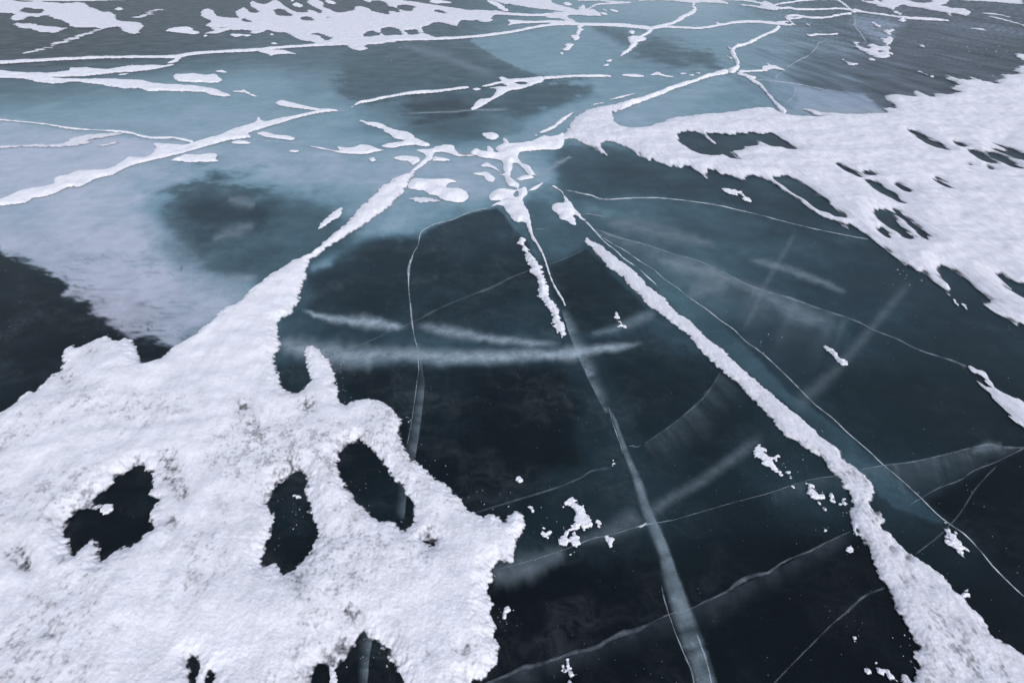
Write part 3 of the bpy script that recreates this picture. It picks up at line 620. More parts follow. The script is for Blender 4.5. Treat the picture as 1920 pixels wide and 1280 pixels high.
snow('snow_filled_crack', 'left half of the long pale crack that crosses behind the star', 'snow-filled crack', ["934,147 945,146 955,150 966,149 980,149 1005,146 1019,146 1020,150 1017,155 1000,160 985,166 970,169 960,170 950,174 935,183 920,191 905,200 890,207 882,206 887,200 893,192 900,187 915,187 925,179 930,168 917,166 935,165 950,163 940,158 930,160 910,164 902,163 930,156 940,153"],
     hole=["966,156 985,155 985,160 975,160"], stroke=["659,202,2 672,195,4 690,191,4 720,185,4 760,177,4 800,174,4.5 830,171,4 860,167,4 880,165,3", "1018,148,5 1060,145,4 1100,144,3.5 1147,144,2.5"], rough=.14, H=.02, wd=.05, step=1.0)
G_DASH = 'dashes of snow along the pale crack behind the star'
snow('snow_dash', 'long thin snow dash, left one of the row behind the snow field', 'snow dash', stroke=["1165,142,2.5 1190,143,5 1208,144,2"], rough=.15, group=G_DASH)
snow('snow_dash', 'humped snow dash, the thickest of the row behind the snow field', 'snow dash', stroke=["1219,142,2 1233,139,6 1245,143,3 1262,145,2"], rough=.15, group=G_DASH)
for (x, y) in ((1280, 139), (1297, 142), (1310, 138)):
    snow('snow_dash', 'tiny snow fleck at the right end of the row of snow dashes', 'snow dash', [blob(x, y, 5, 1.3, 0)], rough=.2, group=G_DASH)
snow('snow_pad', 'small snow pad hanging under the pale crack left of its branch', 'snow pad', ["886,168 895,166 903,168 893,171"], rough=.1)
snow('snow_dash', 'long narrow snow streak left of the snow field tip', 'snow dash', ["1010,249 1020,244 1035,237 1045,228 1060,218 1075,211 1073,215 1062,224 1048,236 1035,244 1020,250"], rough=.15)
snow('snow_dash', 'thin snow streak parallel to the winding crack', 'snow dash', stroke=["1142,188,1.5 1160,184,3 1191,176,1.5"], rough=.15)
snow('snow_dash', 'faint short snow streak left of the thin parallel one', 'snow dash', stroke=["1113,197,1.5 1132,194,1.5"], rough=.15)
snow('snow_dash', 'tiny snow fleck below the lower end of the long narrow streak', 'snow dash', [blob(1005, 254, 4, 1.6)], rough=.2)

snow('snow_filled_crack', 'broad diagonal snow-filled crack at the left edge', 'snow-filled crack', ["-60,400 -60,388 0,375 20,368 35,360 60,354 85,350 100,345 102,335 125,330 145,322 172,320 200,320 228,305 240,297 270,296 283,290 292,278 288,270 320,271 345,273 362,268 385,263 405,257 430,246 455,238 470,234 478,230 482,222 486,220 492,226 500,229 530,222 560,217 585,212 594,209 575,206 540,202 515,195 530,191 550,194 575,200 600,205 620,206 635,209 620,211 600,213 590,215 560,222 530,231 500,240 480,246 466,252 471,259 450,262 420,267 390,275 360,284 330,292 300,299 270,306 240,315 212,329 180,337 150,352 130,352 100,366 75,371 62,373 50,381 20,385 0,388"], rough=.14, H=.02, wd=.06, step=1.3)
snow('snow_filled_crack', 'fine pale crack sloping down into the broad diagonal one', 'snow-filled crack', stroke=["-20,225,1.5 0,226,2 60,231,2.5 100,236,2.5 135,242,4 180,245,2 210,247,3 240,249,4 265,256,5 290,260,4 320,259,4 345,263,5 360,267,6 366,271,5"], rough=.14, H=.012, wd=.04, step=.9)
snow('snow_patch', 'thin hazy snow skin along the left edge above the broad diagonal crack', 'snow patch', ["-20,274 40,272 80,271 110,270 130,262 150,255 180,251 215,250 235,251 200,259 170,263 172,268 140,275 100,278 50,277 0,279 -20,279"], rough=.3, H=.004, mat=M_WIND, soft=5)
snow('snow_patch', 'small hazy snow tongue right of the thin snow skin', 'snow patch', ["180,272 200,270 215,263 224,267 210,273 190,276"], rough=.3, H=.004, mat=M_WIND, soft=4)
snow('snow_patch', 'forked snow tongue with two long points, upper left', 'snow patch', ["-20,133 0,134 40,137 70,138 100,138 128,134 132,129 150,129 170,129 200,131 230,127 260,124 290,124 310,124 330,120 326,123 310,127 290,131 250,136 215,138 180,142 150,145 100,146 115,149 155,150 190,149 230,150 270,153 290,157 330,160 370,163 400,167 420,174 434,180 420,182 400,180 380,174 350,173 310,172 275,172 268,168 240,167 215,165 195,161 165,157 150,155 130,155 118,158 100,158 75,156 60,153 45,149 0,147 -20,146"], rough=.2, H=.02, wd=.06, step=1.0)
snow('snow_dash', 'thin snow wisp beyond the right point of the forked tongue', 'snow dash', ["436,172 450,172 454,169 462,170 470,176 481,182 470,180 457,175 440,173"], rough=.2)
snow('snow_pad', 'oblong snow pad between the forked tongue and the long crack', 'snow pad', ["325,145 330,140 345,141 365,140 385,142 405,140 412,146 417,150 410,156 380,156 350,155 333,153"], rough=.15, H=.02)
snow('snow_pad', 'tiny flat snow pad above the oblong one', 'snow pad', ["403,135 412,133 420,133 427,137 415,137"], rough=.1)
snow('snow_dash', 'small snow sliver under the upper point of the forked tongue', 'snow dash', ["222,141 243,138 236,141 225,142"], rough=.1)
snow('snow_pad', 'boat-shaped snow pad below the broad diagonal crack', 'snow pad', ["318,303 335,297 345,292 370,292 400,290 408,291 406,298 409,304 380,305 350,306 335,303"], rough=.14, H=.018)
snow('snow_dash', 'slim snow sliver between the boat-shaped pad and the diagonal crack', 'snow dash', ["433,268 445,264 460,265 472,270 455,271 440,271"], rough=.1)
snow('snow_pad', 'pale wedge of snow right of the broad diagonal crack', 'snow pad', ["480,252 492,248 508,250 520,254 545,256 556,262 545,264 525,262 500,258"], rough=.16)
snow('snow_patch', 'chevron of snow with two arms, left of the star centre', 'snow patch', ["675,228 683,228 692,231 715,233 728,240 750,246 770,250 778,259 795,265 807,273 795,276 775,273 755,275 735,279 715,276 722,271 745,268 758,265 740,260 725,250 710,241 690,236 682,232"], rough=.25, H=.016)
snow('snow_patch', 'long low snow hump lying on the curved hairline left of the star', 'snow patch', ["632,276 650,278 665,276 675,273 695,274 710,280 719,283 700,287 685,290 660,290 645,289 620,284 600,280 580,275 600,277 622,282 637,284"], rough=.14, H=.014)
snow('snow_pad', 'tiny snow pad alone on teal ice left of the long low hump', 'snow pad', [blob(551, 284, 10, 2.6)], rough=.1)
snow('snow_pad', 'tiny snow pad alone on teal ice under the long low hump', 'snow pad', [blob(698, 300, 8, 3.4)], rough=.1)
snow('snow_shard', 'feather-shaped snow shard left of the large drift tip', 'snow', ["595,432 603,420 615,408 630,395 640,390 642,400 635,408 620,418 605,428"], rough=.3, H=.01, wd=.03)
snow('snow_shard', 'narrow snow leaf on dark ice right of the long straight band', 'snow', ["1538,641 1548,648 1562,660 1575,670 1585,678 1587,687 1573,685 1565,675 1555,663 1545,650"], rough=.4, H=.01, wd=.03, mat=M_WIND)
snow('snow_patch', 'streaky snow tongue entering at the right edge', 'snow patch', ["1813,688 1820,686 1830,694 1845,700 1855,712 1870,727 1885,738 1900,745 1925,762 1990,810 1990,880 1925,808 1905,793 1885,775 1870,760 1858,748 1850,735 1835,722 1827,713 1838,718 1848,726 1850,722 1840,706 1828,700 1820,695"], rough=.35, H=.01, wd=.04, mat=M_WIND, streak=2, thin=[(1880,765,20,.4)])

# top strip
snow('snow_filled_crack', 'long thin snow-filled crack crossing the upper left', 'snow-filled crack', stroke=["-60,122,5 0,119,5.5 60,115,5 125,112,4 200,109,4 270,108,4 320,108,5 337,107,6 355,103,5 400,99,4.5 440,97,5 480,95,5 520,91,4 560,88,4 600,86,4", "315,119,2 330,115,6 337,109,6"], add=["480,96 510,95 530,95 545,99 556,103 540,102 520,103 508,106 500,102 484,98"], rough=.12, H=.02, wd=.05, step=.9)
MESHY = """376,27 382,19 398,19 403,26 410,32 430,35 443,36 448,35 441,25 452,17 459,16 467,22 475,26 483,25 484,21 472,14 468,8 473,3 484,7 496,9 505,5 516,1 526,5 535,13 545,18 557,24 575,25 577,20 590,22 600,26 603,21 590,15 581,10
576,2 598,2 608,8 606,14 618,18 630,24 645,25 654,22 662,21 666,14 676,13 694,18 697,22 712,25 729,29 728,23 738,23 750,25 748,20 740,15 727,12 725,8 715,3 700,2 693,6 680,0 676,-8 735,-8 757,2 780,5 805,9 825,12 860,17 885,21 905,20 920,22 930,21 945,24 960,26 960,30 930,29 922,34 924,40 905,43 895,39 880,40
868,39 861,43 857,50 845,48 828,43 812,44 803,49 790,53 795,61 790,63 805,66 811,69 820,72 800,75 744,78 744,80 725,81 712,84 693,84 685,88 690,92 676,96 660,93 650,87 642,86 600,88 588,86 588,80 565,77 550,70 537,63 525,62 510,60 502,58 492,62 480,64 468,63 472,59
455,57 440,58 432,57 415,62 403,64 382,64 394,61 400,59 395,53 385,48 395,42 388,37 380,33""".replace('\n', ' ')
snow('snow_patch', 'big snow patch full of holes along the top edge, left of the middle', 'snow patch', [MESHY],
     hole=["515,19 532,19 540,25 549,30 535,32 522,30 516,24", "454,37 462,37 473,43 462,43 455,39", "413,53 423,53 420,55 414,55", "563,35 572,32 583,34 588,39 577,41 567,38", "612,33 622,33 620,35 614,35", "585,66 592,63 605,66 615,70 622,73 612,77 604,73 597,68",
           "815,20 825,20 839,27 828,26 816,23", "683,66 688,61 697,59 706,62 714,63 712,68 700,70 690,72 684,70", "714,62 717,54 735,52 748,57 753,63 751,68 735,69 722,68", "760,58 772,57 780,56 784,61 786,65 775,67 766,65", "745,12 760,10 782,15 774,17 770,23 752,19 746,16", "786,71 798,71 793,72.5"],
     rough=.2, H=.03, wd=.12, step=1.2, mat=M_WIND)
snow('snow_filled_crack', 'thin snow-filled crack from the big holed patch to the upper junction', 'snow-filled crack', stroke=["700,77,8 760,75,5 820,74,4.5 860,72,4 900,69,4 940,64,4 960,61,4.5 985,56,4 1010,51,4 1035,47.5,4.5 1060,46,5 1100,47,5 1150,48,6 1190,51,6 1215,54,6 1222,56,5", "950,27,5 980,29,4 1010,29.5,4 1035,28.5,5 1048,28,5"],
     add=["951,39 975,40 1000,41 1030,40 1060,41 1085,44 1062,46 1028,44 990,45 965,46 951,50 955,44"], rough=.12, H=.02, wd=.05, step=.9)
snow('snow_filled_crack', 'right half of the long thin crack crossing the upper middle', 'snow-filled crack', stroke=["1218,55,5 1240,52,3.5 1260,52,3.5 1310,54,3.5 1340,50,3.5 1380,43,4.5 1420,42,4.5 1450,45,4.5 1466,46,5 1480,48,3 1488,45,4", "1456,44,4 1472,42,3 1480,41,3"], rough=.12, H=.02, wd=.05, step=.9)
snow('snow_filled_crack', 'upward branch of the thin crack with bulges, upper middle', 'snow-filled crack', stroke=["1220,55,6 1245,49,5 1262,44,5 1276,36,8 1284,31,6 1295,26,8 1303,19,8 1299,12,5 1302,5,4 1300,-2,6"], rough=.16, H=.03, wd=.08, step=.9)
snow('snow_filled_crack', 'downward branch below the thin crack, shaped like a ragged ribbon', 'snow-filled crack', ["1214,55 1222,57 1222,62 1206,70 1200,72 1212,73 1210,77 1196,80 1195,85 1188,92 1180,98 1170,104 1162,108 1166,101 1174,93 1180,88 1181,82 1176,72 1186,70 1196,70 1204,66 1213,61"], rough=.2, H=.03, wd=.08, step=.9)
for (pts, lb) in (("1179,60 1184,58 1191,60 1189,64 1182,65", 'snow dot beside the top of the ragged downward branch'), ("1137,115 1150,113 1146,116 1139,117", 'upper snow fleck below the ragged downward branch'), ("1133,123 1142,121 1138,125 1134,125", 'lower snow fleck below the ragged downward branch'),
                  ("1130,18 1140,21 1137,22 1131,20", 'faint snow fleck right of the upper snow knot'), ("1143,18 1150,19 1158,22 1156,24 1147,22", 'longer snow fleck right of the upper snow knot'), ("1126,25 1138,26 1137,29 1127,28", 'snow fleck touching the right end of the upper snow knot'),
                  ("1083,50 1097,48 1090,53 1094,57 1090,60 1086,67 1079,64 1082,60 1083,54", 'hooked snow drop under the thin crack, top one of three'), ("1068,68 1085,68 1086,73 1079,77 1073,74", 'triangular snow drop, middle one of three'), ("1059,84 1074,84 1075,87 1064,96 1053,94 1061,89", 'triangular snow drop, lowest of three'),
                  ("1051,100 1056,100 1055,103 1052,103", 'last faint speck below the three triangular drops'), ("1341,44 1347,44 1352,47 1345,48", 'small snow spur on the right half of the long thin crack')):
    snow('snow_fleck', lb, 'snow fleck', [pts], rough=.2, H=.02, wd=.05, group='flecks along the upper thin cracks')
snow('snow_patch', 'upper snow knot where several thin cracks join, top middle', 'snow patch', ["895,-10 920,1 935,5 948,9 955,8 965,11 985,14 1011,18 1035,20 1057,24 1045,24 1038,23 1036,26 1023,31 1028,35 1045,35 1055,38 1062,41 1080,42 1070,36 1062,31 1075,29 1090,30 1105,31 1125,31 1127,27 1118,21 1112,18 1100,20 1097,12 1092,9 1089,13 1084,14 1082,20 1070,16 1050,11 1035,5 1020,-10"],
     stroke=["1098,20,4 1108,15,4 1118,10,3 1140,8,2.5 1184,6,2.5", "1125,2,2.5 1150,5,3 1175,6,2", "1083,2,2.5 1123,1.5,2.5"], rough=.2, H=.03, wd=.12, step=1.0, mat=M_WIND)
snow('snow_pad', 'pale oval snow pad inside the upper snow knot', 'snow pad', ["1056,6 1066,5 1073,9 1070,11 1060,11"], rough=.1)
snow('snow_dash', 'snow bar left of the upper snow knot', 'snow dash', ["805,3 812,1 828,2 845,5 845,7 828,7 818,8 808,6"], rough=.14, H=.02)
snow('snow_dash', 'slanting snow bar beside the upper snow knot on its left', 'snow dash', ["912,1 925,3 940,9 949,17 954,22 945,22 935,17 925,11 916,6"], rough=.2, H=.02)
G_UP = 'snow pads in the gaps of the big holed patch'
for (pts, lb) in (("548,10 555,6 563,8 569,12 562,15 553,13", 'round snow pad in the upper gap of the big holed patch'), ("609,2 620,2 630,6 628,9 618,8 611,5", 'snow pad right of the upper finger of the big holed patch'), ("545,2 551,1 552,3 547,4", 'tiny snow pad at the top edge above the round one'),
                  ("432,66 445,66 455,66 460,67 470,66 472,68 463,70 455,68 445,71 436,69", 'double snow dash just below the left of the big holed patch'), ("508,82 517,82 521,84 512,84", 'snow crumb in the dark bay under the big holed patch'), ("507,66 511,65 512,67 508,67", 'upper snow crumb in the dark bay under the big holed patch'),
                  ("309,59 325,53 345,52 360,53 364,58 377,63 358,65 325,61", 'flat snow pad at the left foot of the big holed patch'), ("381,68 388,67 385,70", 'tiny crumb below the flat snow pad')):
    snow('snow_pad', lb, 'snow pad', [pts], rough=.2, H=.02, group=G_UP)
snow('snow_patch', 'large snow patch at the top left corner', 'snow patch', ["-60,-6 20,1 35,4 52,5 75,4 95,6 110,6 122,8 148,6 162,8 168,14 180,18 198,25 212,25 218,33 222,40 240,42 262,44 268,48 271,51 262,58 262,63 250,65 237,62 229,58 226,52 215,52 200,54 190,56 182,53 160,53 140,52 130,50 129,47 118,40 110,38 97,34 85,30 72,33 57,32 45,37 30,40 20,36 26,28 14,26 0,25 -60,22"], hole=["38,22 44,17 50,15 64,18 78,18 82,22 76,27 62,27 50,25 40,24"], rough=.25, H=.03, wd=.12, step=1.2, mat=M_WIND)
snow('snow_patch', 'narrow snow strip below the large corner patch', 'snow patch', ["28,48 33,44 45,46 58,45 75,50 92,51 110,52 112,55 126,54 115,58 106,63 90,62 70,60 58,55 40,54"], rough=.25, H=.02, mat=M_WIND)
snow('snow_pad', 'tiny snow pad right of the large corner patch', 'snow pad', ["216,18 219,15 227,15 232,18 225,20 218,20"], rough=.2)
snow('snow_patch', 'sliver of snow cut off by the top edge, far left', 'snow patch', ["15,-14 18,-1 60,2.5 130,3.5 200,2 256,-1 300,-14"], rough=.05, H=.02)
snow('snow_trail', 'broken dotted snow trail below the corner patch', 'snow trail', stroke=["48,101,1.5 60,97,2.5 90,89,3 115,80,3.5 140,73,4 160,64,4 182,57,3", "100,84,2 125,78,2.5"], rough=1.0, H=.01, wd=.05, mat=M_WIND, soft=2)
snow('snow_trail', 'broken dotted snow trail right of the corner patch', 'snow trail', stroke=["245,38,1.5 262,32,3.5 280,26,4.5 300,17,4 315,11,3 335,6,1.5"], rough=1.0, H=.01, wd=.05, mat=M_WIND, soft=2)
snow('snow_filled_crack', 'pale crack along the top edge, right of the middle', 'snow-filled crack', stroke=["1196,2,3 1225,0,4 1260,0,6 1290,4,5 1320,3,6 1350,5,5 1365,8,3", "1388,10.5,2 1405,12,2 1430,16,3 1452,19,4", "1330,1,3 1380,1,3 1405,3,4 1430,8,3"], add=["1424,12 1429,4 1437,4 1448,8 1456,12 1462,16 1455,20 1440,17"], rough=.2, H=.03, wd=.1, step=.9, mat=M_WIND)
snow('snow_filled_crack', 'upper one of two parallel thin cracks, top right', 'snow-filled crack', stroke=["1450,12,3 1462,8,2.5 1480,6,2.5 1500,2.5,3 1530,0,3 1560,0,3 1572,2,4 1582,9,4 1590,15,4 1598,22,4"], rough=.14, H=.03, wd=.08, step=.8)
snow('snow_filled_crack', 'lower one of two parallel thin cracks, top right', 'snow-filled crack', stroke=["1452,16,3 1465,17,4 1478,16,3 1492,18.5,3.5 1530,19,2.5 1575,17.5,2.5 1594,20,3"], rough=.14, H=.03, wd=.08, step=.8)
snow('snow_filled_crack', 'zigzag snow-filled crack between the two right-hand junctions', 'snow-filled crack', stroke=["1490,48,2 1484,43,4 1478,37,5 1472,33,4 1485,31,3 1500,31.5,3 1512,34,3 1530,35,3 1550,34,3 1565,31,3 1580,28,3 1597,27,3", "1474,36,2 1492,36,2 1506,33,2"], rough=.14, H=.03, wd=.08, step=.8)
snow('snow_filled_crack', 'snow-filled crack running right from the far right junction', 'snow-filled crack', stroke=["1596,22,6 1606,22,5 1620,24,3 1640,27,2.5 1670,31,2.5 1690,34,3 1700,35,4 1720,36.5,4 1745,38,3.5 1781,40,2"], add=["1684,39 1691,33 1697,37 1698,41 1690,42"], rough=.14, H=.03, wd=.08, step=.8)
snow('snow_patch', 'ragged snow patch along the top edge, far right', 'snow patch', ["1609,-1 1624,6 1635,8 1650,13 1665,16 1674,20 1680,15 1691,10 1708,14 1729,16 1751,21 1766,23 1776,26 1781,33 1783,26 1796,28 1813,31 1820,25 1811,18 1791,18 1776,14 1764,10 1776,7 1773,-8 1745,-8 1747,4 1736,7 1723,7 1710,4 1697,0 1695,-8 1600,-10"], hole=["1615,-2 1622,3 1632,4 1642,2 1652,6 1653,3 1648,-2 1640,-9 1618,-9"], rough=.3, H=.03, wd=.12, step=.9, mat=M_WIND, streak=2)
snow('snow_patch', 'pale flat snow ribbon touching the top right corner', 'snow patch', ["1778,-8 1800,1 1840,3 1880,6 1914,9 1919,5 1905,-8"], rough=.15, H=.01, mat=M_WIND, soft=3)
snow('snow_patch', 'tattered snow flag hanging under the far right crack', 'snow patch', ["1599,81 1607,81 1612,88 1628,94 1632,91 1628,86 1638,85 1650,89 1665,88 1668,95 1669,106 1655,110 1640,108 1630,103 1615,97 1605,90"], hole=["1642,96 1650,95 1656,99 1648,100"], rough=.3, H=.02, mat=M_WIND, streak=1)
for (pts, lb) in (("1650,73 1660,74 1665,70 1672,71 1670,80 1665,87 1660,86 1655,78", 'wing-shaped snow scrap above the tattered flag'), ("1662,57 1668,58 1672,54 1675,58 1668,62 1669,66 1660,62", 'uppermost ragged snow scrap above the tattered flag'), ("1634,43 1640,44 1650,50 1652,53 1645,52 1637,48", 'oval snow scrap on pale ice under the far right crack'),
                  ("1672,22 1682,22 1690,26 1692,30 1683,29 1677,26", 'snow scrap just above the far right crack'), ("1565,103 1572,106 1585,115 1595,120 1612,121 1600,124 1590,122 1578,113", 'boomerang snow scrap left of the tattered flag'), ("1628,112 1641,113 1639,115 1630,114", 'thin snow dash right below the tattered flag'),
                  ("1718,134 1728,135 1740,141 1735,142 1724,138", 'slim snow scrap above the right snow field edge'), ("1744,142 1753,144 1750,146 1746,144", 'dot next to the slim snow scrap'), ("1721,85 1728,86 1734,90 1726,88", 'lone slim snow scrap on the streaked dark ice'),
                  ("1834,115 1840,118 1848,120 1854,123 1850,125 1843,121", 'ragged snow scrap near the right edge of the dark ice'), ("1895,97 1905,102 1915,103 1960,108 1960,120 1920,115 1910,109", 'snow scrap entering at the right edge above the field'), ("1511,46 1516,46 1520,50 1515,49", 'small snow scrap under the zigzag crack')):
    snow('snow_scrap', lb, 'snow scrap', [pts], rough=.35, H=.02, mat=M_WIND, streak=1, group='wind-torn snow scraps, upper right')
snow('snow_dash', 'straight snow dash below the zigzag crack', 'snow dash', stroke=["1512,65,2 1517,68,3 1530,66.5,2.2 1550,66,2.2 1572,65,3"], rough=.2, H=.02)
for s_, lb in (("1838,25,1.5 1870,28,2.5 1893,33,1.5", 'upper wispy snow streak near the top right corner'), ("1853,31,1.5 1880,37,2.5 1925,50,2", 'longer wispy snow streak near the top right corner'), ("1818,54,1.5 1840,56,2.5 1856,61,1.2", 'short wispy snow streak on the dark streaked ice, top right')):
    snow('snow_wisp', lb, 'snow wisp', stroke=[s_], rough=.3, H=.008, mat=M_WIND, streak=1, soft=2, group='wispy snow streaks, top right')

# crumbly clumps beside the large drift and beside the long band
G_CL = 'snow clumps off the right side of the large drift'
for pts, lb in (("1060,936 1068,934 1078,940 1088,950 1095,948 1098,960 1105,968 1112,980 1108,990 1095,992 1085,990 1082,1000 1080,1018 1074,1018 1072,1000 1065,1018 1058,1025 1053,1020 1053,1005 1056,990 1066,993 1075,985 1076,965 1072,955 1062,948", 'largest lumpy clump right of the large drift, legs pointing down'),
                ("1112,980 1118,975 1126,982 1124,990 1117,990", 'round clump touching the right of the largest lumpy clump'), ("1137,1012 1142,1007 1148,1012 1146,1023 1140,1020", 'small egg-shaped clump on the diagonal crack'), ("1014,993 1018,991 1024,1000 1030,996 1032,1003 1028,1013 1024,1006 1017,1005", 'twin snow clump between the drift tip and the largest clump'),
                ("1008,1020 1010,1008 1014,1012 1011,1022", 'small upright clump right of the drift tip'), ("1072,1044 1074,1036 1076,1040 1074,1045", 'tiny crumb below the largest lumpy clump'), ("1056,1256 1060,1245 1067,1243 1071,1255 1077,1266 1077,1300 1066,1300 1062,1268", 'upright tongue of snow cut by the bottom edge'),
                ("945,1156 947,1135 951,1138 950,1152", 'thin upright snow sliver right of the lower drift edge'), ("971,903 974,897 976,905 974,909", 'snow crumb above the drift tip on black ice'), ("991,950 997,948 1000,955 998,959 995,955", 'snow crumb just above the drift tip'), ("1051,948 1053,940 1054,949", 'thin crumb left of the top of the largest clump'),
                ("552,932 557,928 561,932 556,937", 'white crumb inside the middle oval hole of the drift'), ("748,976 752,975 754,979 750,981", 'white crumb inside the right oval hole of the drift'), ("549,595 553,591 556,595 552,598", 'round crumb beside the narrow neck of the drift'), ("1149,862 1152,866 1152,872 1150,870", 'small crumb beside the wide pale crack')):
    snow('snow_clump', lb, 'snow clump', [pts], rough=.7, H=.008, wd=.015, dust=1.5, soft=1.5, group=G_CL)
G_CR = 'snow clumps beside the long straight band'
for pts, lb in (("1411,845 1422,837 1434,843 1440,855 1447,865 1452,876 1463,884 1463,891 1453,884 1443,876 1433,873 1425,862 1414,856", 'ragged clump, uppermost of the chain left of the long band'), ("1451,862 1454,855 1458,860 1457,866 1453,866", 'tiny clump right of the uppermost ragged clump'), ("1464,872 1467,867 1470,872 1467,877", 'second tiny clump right of the uppermost ragged clump'),
                ("1474,888 1480,886 1484,892 1489,884 1493,892 1490,897 1480,896", 'twin-topped clump in the chain left of the long band'), ("1497,893 1503,898 1510,906 1520,908 1528,912 1532,925 1540,930 1545,922 1548,930 1545,940 1537,940 1538,946 1530,942 1520,932 1512,920 1508,910 1500,903", 'lowest and longest clump of the chain left of the long band'),
                ("1555,938 1557,929 1559,935 1558,942", 'upright crumb right of the longest chain clump'), ("1486,912 1488,917 1490,923 1487,922", 'thin crumb under the twin-topped clump'), ("1577,942 1582,937 1588,950 1590,957 1582,952", 'clump leaning against the narrow waist of the long band'), ("1545,948 1548,953 1551,962 1547,958", 'thin sliver below the longest chain clump'),
                ("1768,985 1773,983 1785,992 1792,1002 1797,1015 1808,1025 1822,1038 1815,1037 1805,1031 1806,1045 1797,1040 1788,1028 1777,1018 1770,1000", 'forked snow scrap next to the long hairline, lower right'), ("1803,1118 1808,1106 1818,1115 1819,1120 1806,1119", 'small snow tuft off the right edge of the long band'),
                ("1642,1237 1646,1245 1650,1250 1656,1255 1662,1248 1667,1258 1674,1275 1670,1278 1660,1265 1652,1270 1645,1260", 'ragged clump left of the long band near the bottom edge'), ("1602,1196 1605,1200 1607,1206 1603,1204", 'thin crumb on black ice above the bottom ragged clump'), ("1626,1254 1629,1258 1629,1262 1626,1260", 'tiny crumb left of the bottom ragged clump'),
                ("1871,1102 1874,1102 1875,1105 1872,1105", 'lone crumb right of the long band'), ("1545,993 1548,996 1549,1000 1546,998", 'thin crumb on black ice left of the band waist'), ("1588,1029 1591,1032 1591,1036 1588,1033", 'crumb just left of the band below its waist'),
                ("1155,587 1159,592 1161,603 1168,609 1173,612 1170,615 1160,614 1157,600", 'boot-shaped snow scrap between the two snow strips'), ("1204,359 1207,359 1206,361 1203,361", 'left one of two specks above the top hairline'), ("1215,363 1219,364 1217,367 1215,366", 'right one of two specks above the top hairline')):
    snow('snow_clump', lb, 'snow clump', [pts], rough=.6, H=.007, wd=.015, dust=1.5, soft=1.5, group=G_CR)

# ------------------------------------------------------------------ cracks seen in the ice
def veil(label, l, r, alpha, sharp=0, name='ice_crack'):
    return ribbon(name, label, 'ice crack', between(l, r), M_VEIL, alpha * .43, sharp, sub=2)
veil('wide translucent crack, upper stretch, dropping from the star centre', "1052,580 1068,630 1088,680 1112,730 1136,775", "1060,575 1076,600 1100,650 1118,690 1135,735 1146,775", .95, 1)
veil('wide translucent crack, lower stretch, reaching the bottom edge', "1142,765 1150,790 1160,825 1172,860 1185,895 1195,935 1202,960 1212,985 1225,1015 1235,1045 1240,1085 1250,1115 1258,1150 1268,1185 1280,1220 1293,1255 1302,1300",
     "1145,768 1156,787 1167,815 1180,850 1197,885 1213,920 1224,960 1238,980 1253,1020 1268,1060 1283,1100 1296,1135 1310,1170 1324,1210 1337,1245 1352,1300", .80, 0)
veil('sharp-edged blue face inside the lower wide crack', "1186,900 1196,935 1204,962 1213,985 1226,1015 1237,1045 1244,1085 1256,1125 1266,1165", "1196,895 1214,940 1224,965 1234,985 1250,1020 1264,1060 1278,1100 1290,1135 1302,1170", .65, -1)
veil('curtain-like crack face going down left of the middle', "783,640 785,670 785,695 782,715 779,740 775,770 770,800 763,835 756,870 748,910 743,975", "787,640 790,670 793,695 797,715 795,740 792,770 788,800 783,835 776,870 764,910 758,975", .5, -1)
veil('curtain-like crack face in the dark notch of the large drift', "683,1180 678,1205 675,1240 673,1300", "700,1180 697,1205 692,1240 688,1300", .6, -1)
veil('faint translucent fracture plane between two crack edges at the right edge', "1660,872 1710,866 1760,855 1800,845 1850,834 1910,840", "1700,950 1725,935 1760,915 1800,900 1850,872 1912,846", .30, -1)
veil('broad faint fracture plane sloping away right of the very long hairline', "1115,428 1200,456 1310,490 1400,533 1490,562 1600,600", "1108,436 1185,485 1280,540 1365,600 1450,650 1560,690", .42, -1)
veil('dim fracture plane under the curved hairline left of the long band', "1205,834 1280,780 1340,715 1354,693", "1228,880 1318,820 1388,752 1408,732", .25, -1)
veil('dim fracture plane hanging below the uneven crack at the bottom', "905,1284 1050,1232 1195,1180 1320,1128 1440,1073 1597,995", "915,1312 1062,1266 1207,1216 1337,1164 1452,1104 1602,1018", .15, -1)
veil('dim fracture plane above the curving crack edge over the darkest ice', "1440,925 1530,897 1620,878 1680,869", "1450,950 1540,925 1640,905 1700,895", .2, -1)
hair = lambda lb, pts, a=.8, mat=None, wob=.35, name='hairline_crack': ribbon(name, lb, 'hairline crack', pts, mat or M_HAIR, a * (.42 if mat else .75), 0, wob=wob, base_w=1.25)
hair('white wavy hairline from the star centre to the dark ice on the left', "920,390,3 905,392,2.4 890,395,2 870,402,1.8 845,413,1.8 815,420,1.6 800,428,2 790,435,2 786,448,1.8 784,460,1.8 775,475,2 772,485,3 767,500,5 766,520,3 767,550,1.8 770,575,2.5 772,600,4 775,620,1.4 779,640,1.6 783,655,1.4 785,695,1.2 782,715,1 779,740,1 770,800,.9 763,835,.8", .75)
hair('very long hairline from the star to the right edge, parallel to the long band', "1112,428,1 1130,445,1.2 1150,458,1.3 1175,472,1.4 1200,490,1.5 1225,505,1.5 1245,523,1.6 1270,540,1.6 1295,560,1.7 1325,580,1.7 1350,600,1.7 1375,617,1.7 1398,640,1.8 1420,655,1.8 1440,672,1.8 1470,700,1.8 1500,730,1.8 1530,760,1.8 1560,783,1.8 1590,812,1.8 1625,842,1.8 1655,870,1.9 1690,900,1.9 1725,932,2 1755,962,2 1780,982,2 1810,1003,2.2 1840,1035,2.3 1865,1065,2.3 1895,1095,2.3 1920,1118,2.3 1975,1165,2.3", .8)
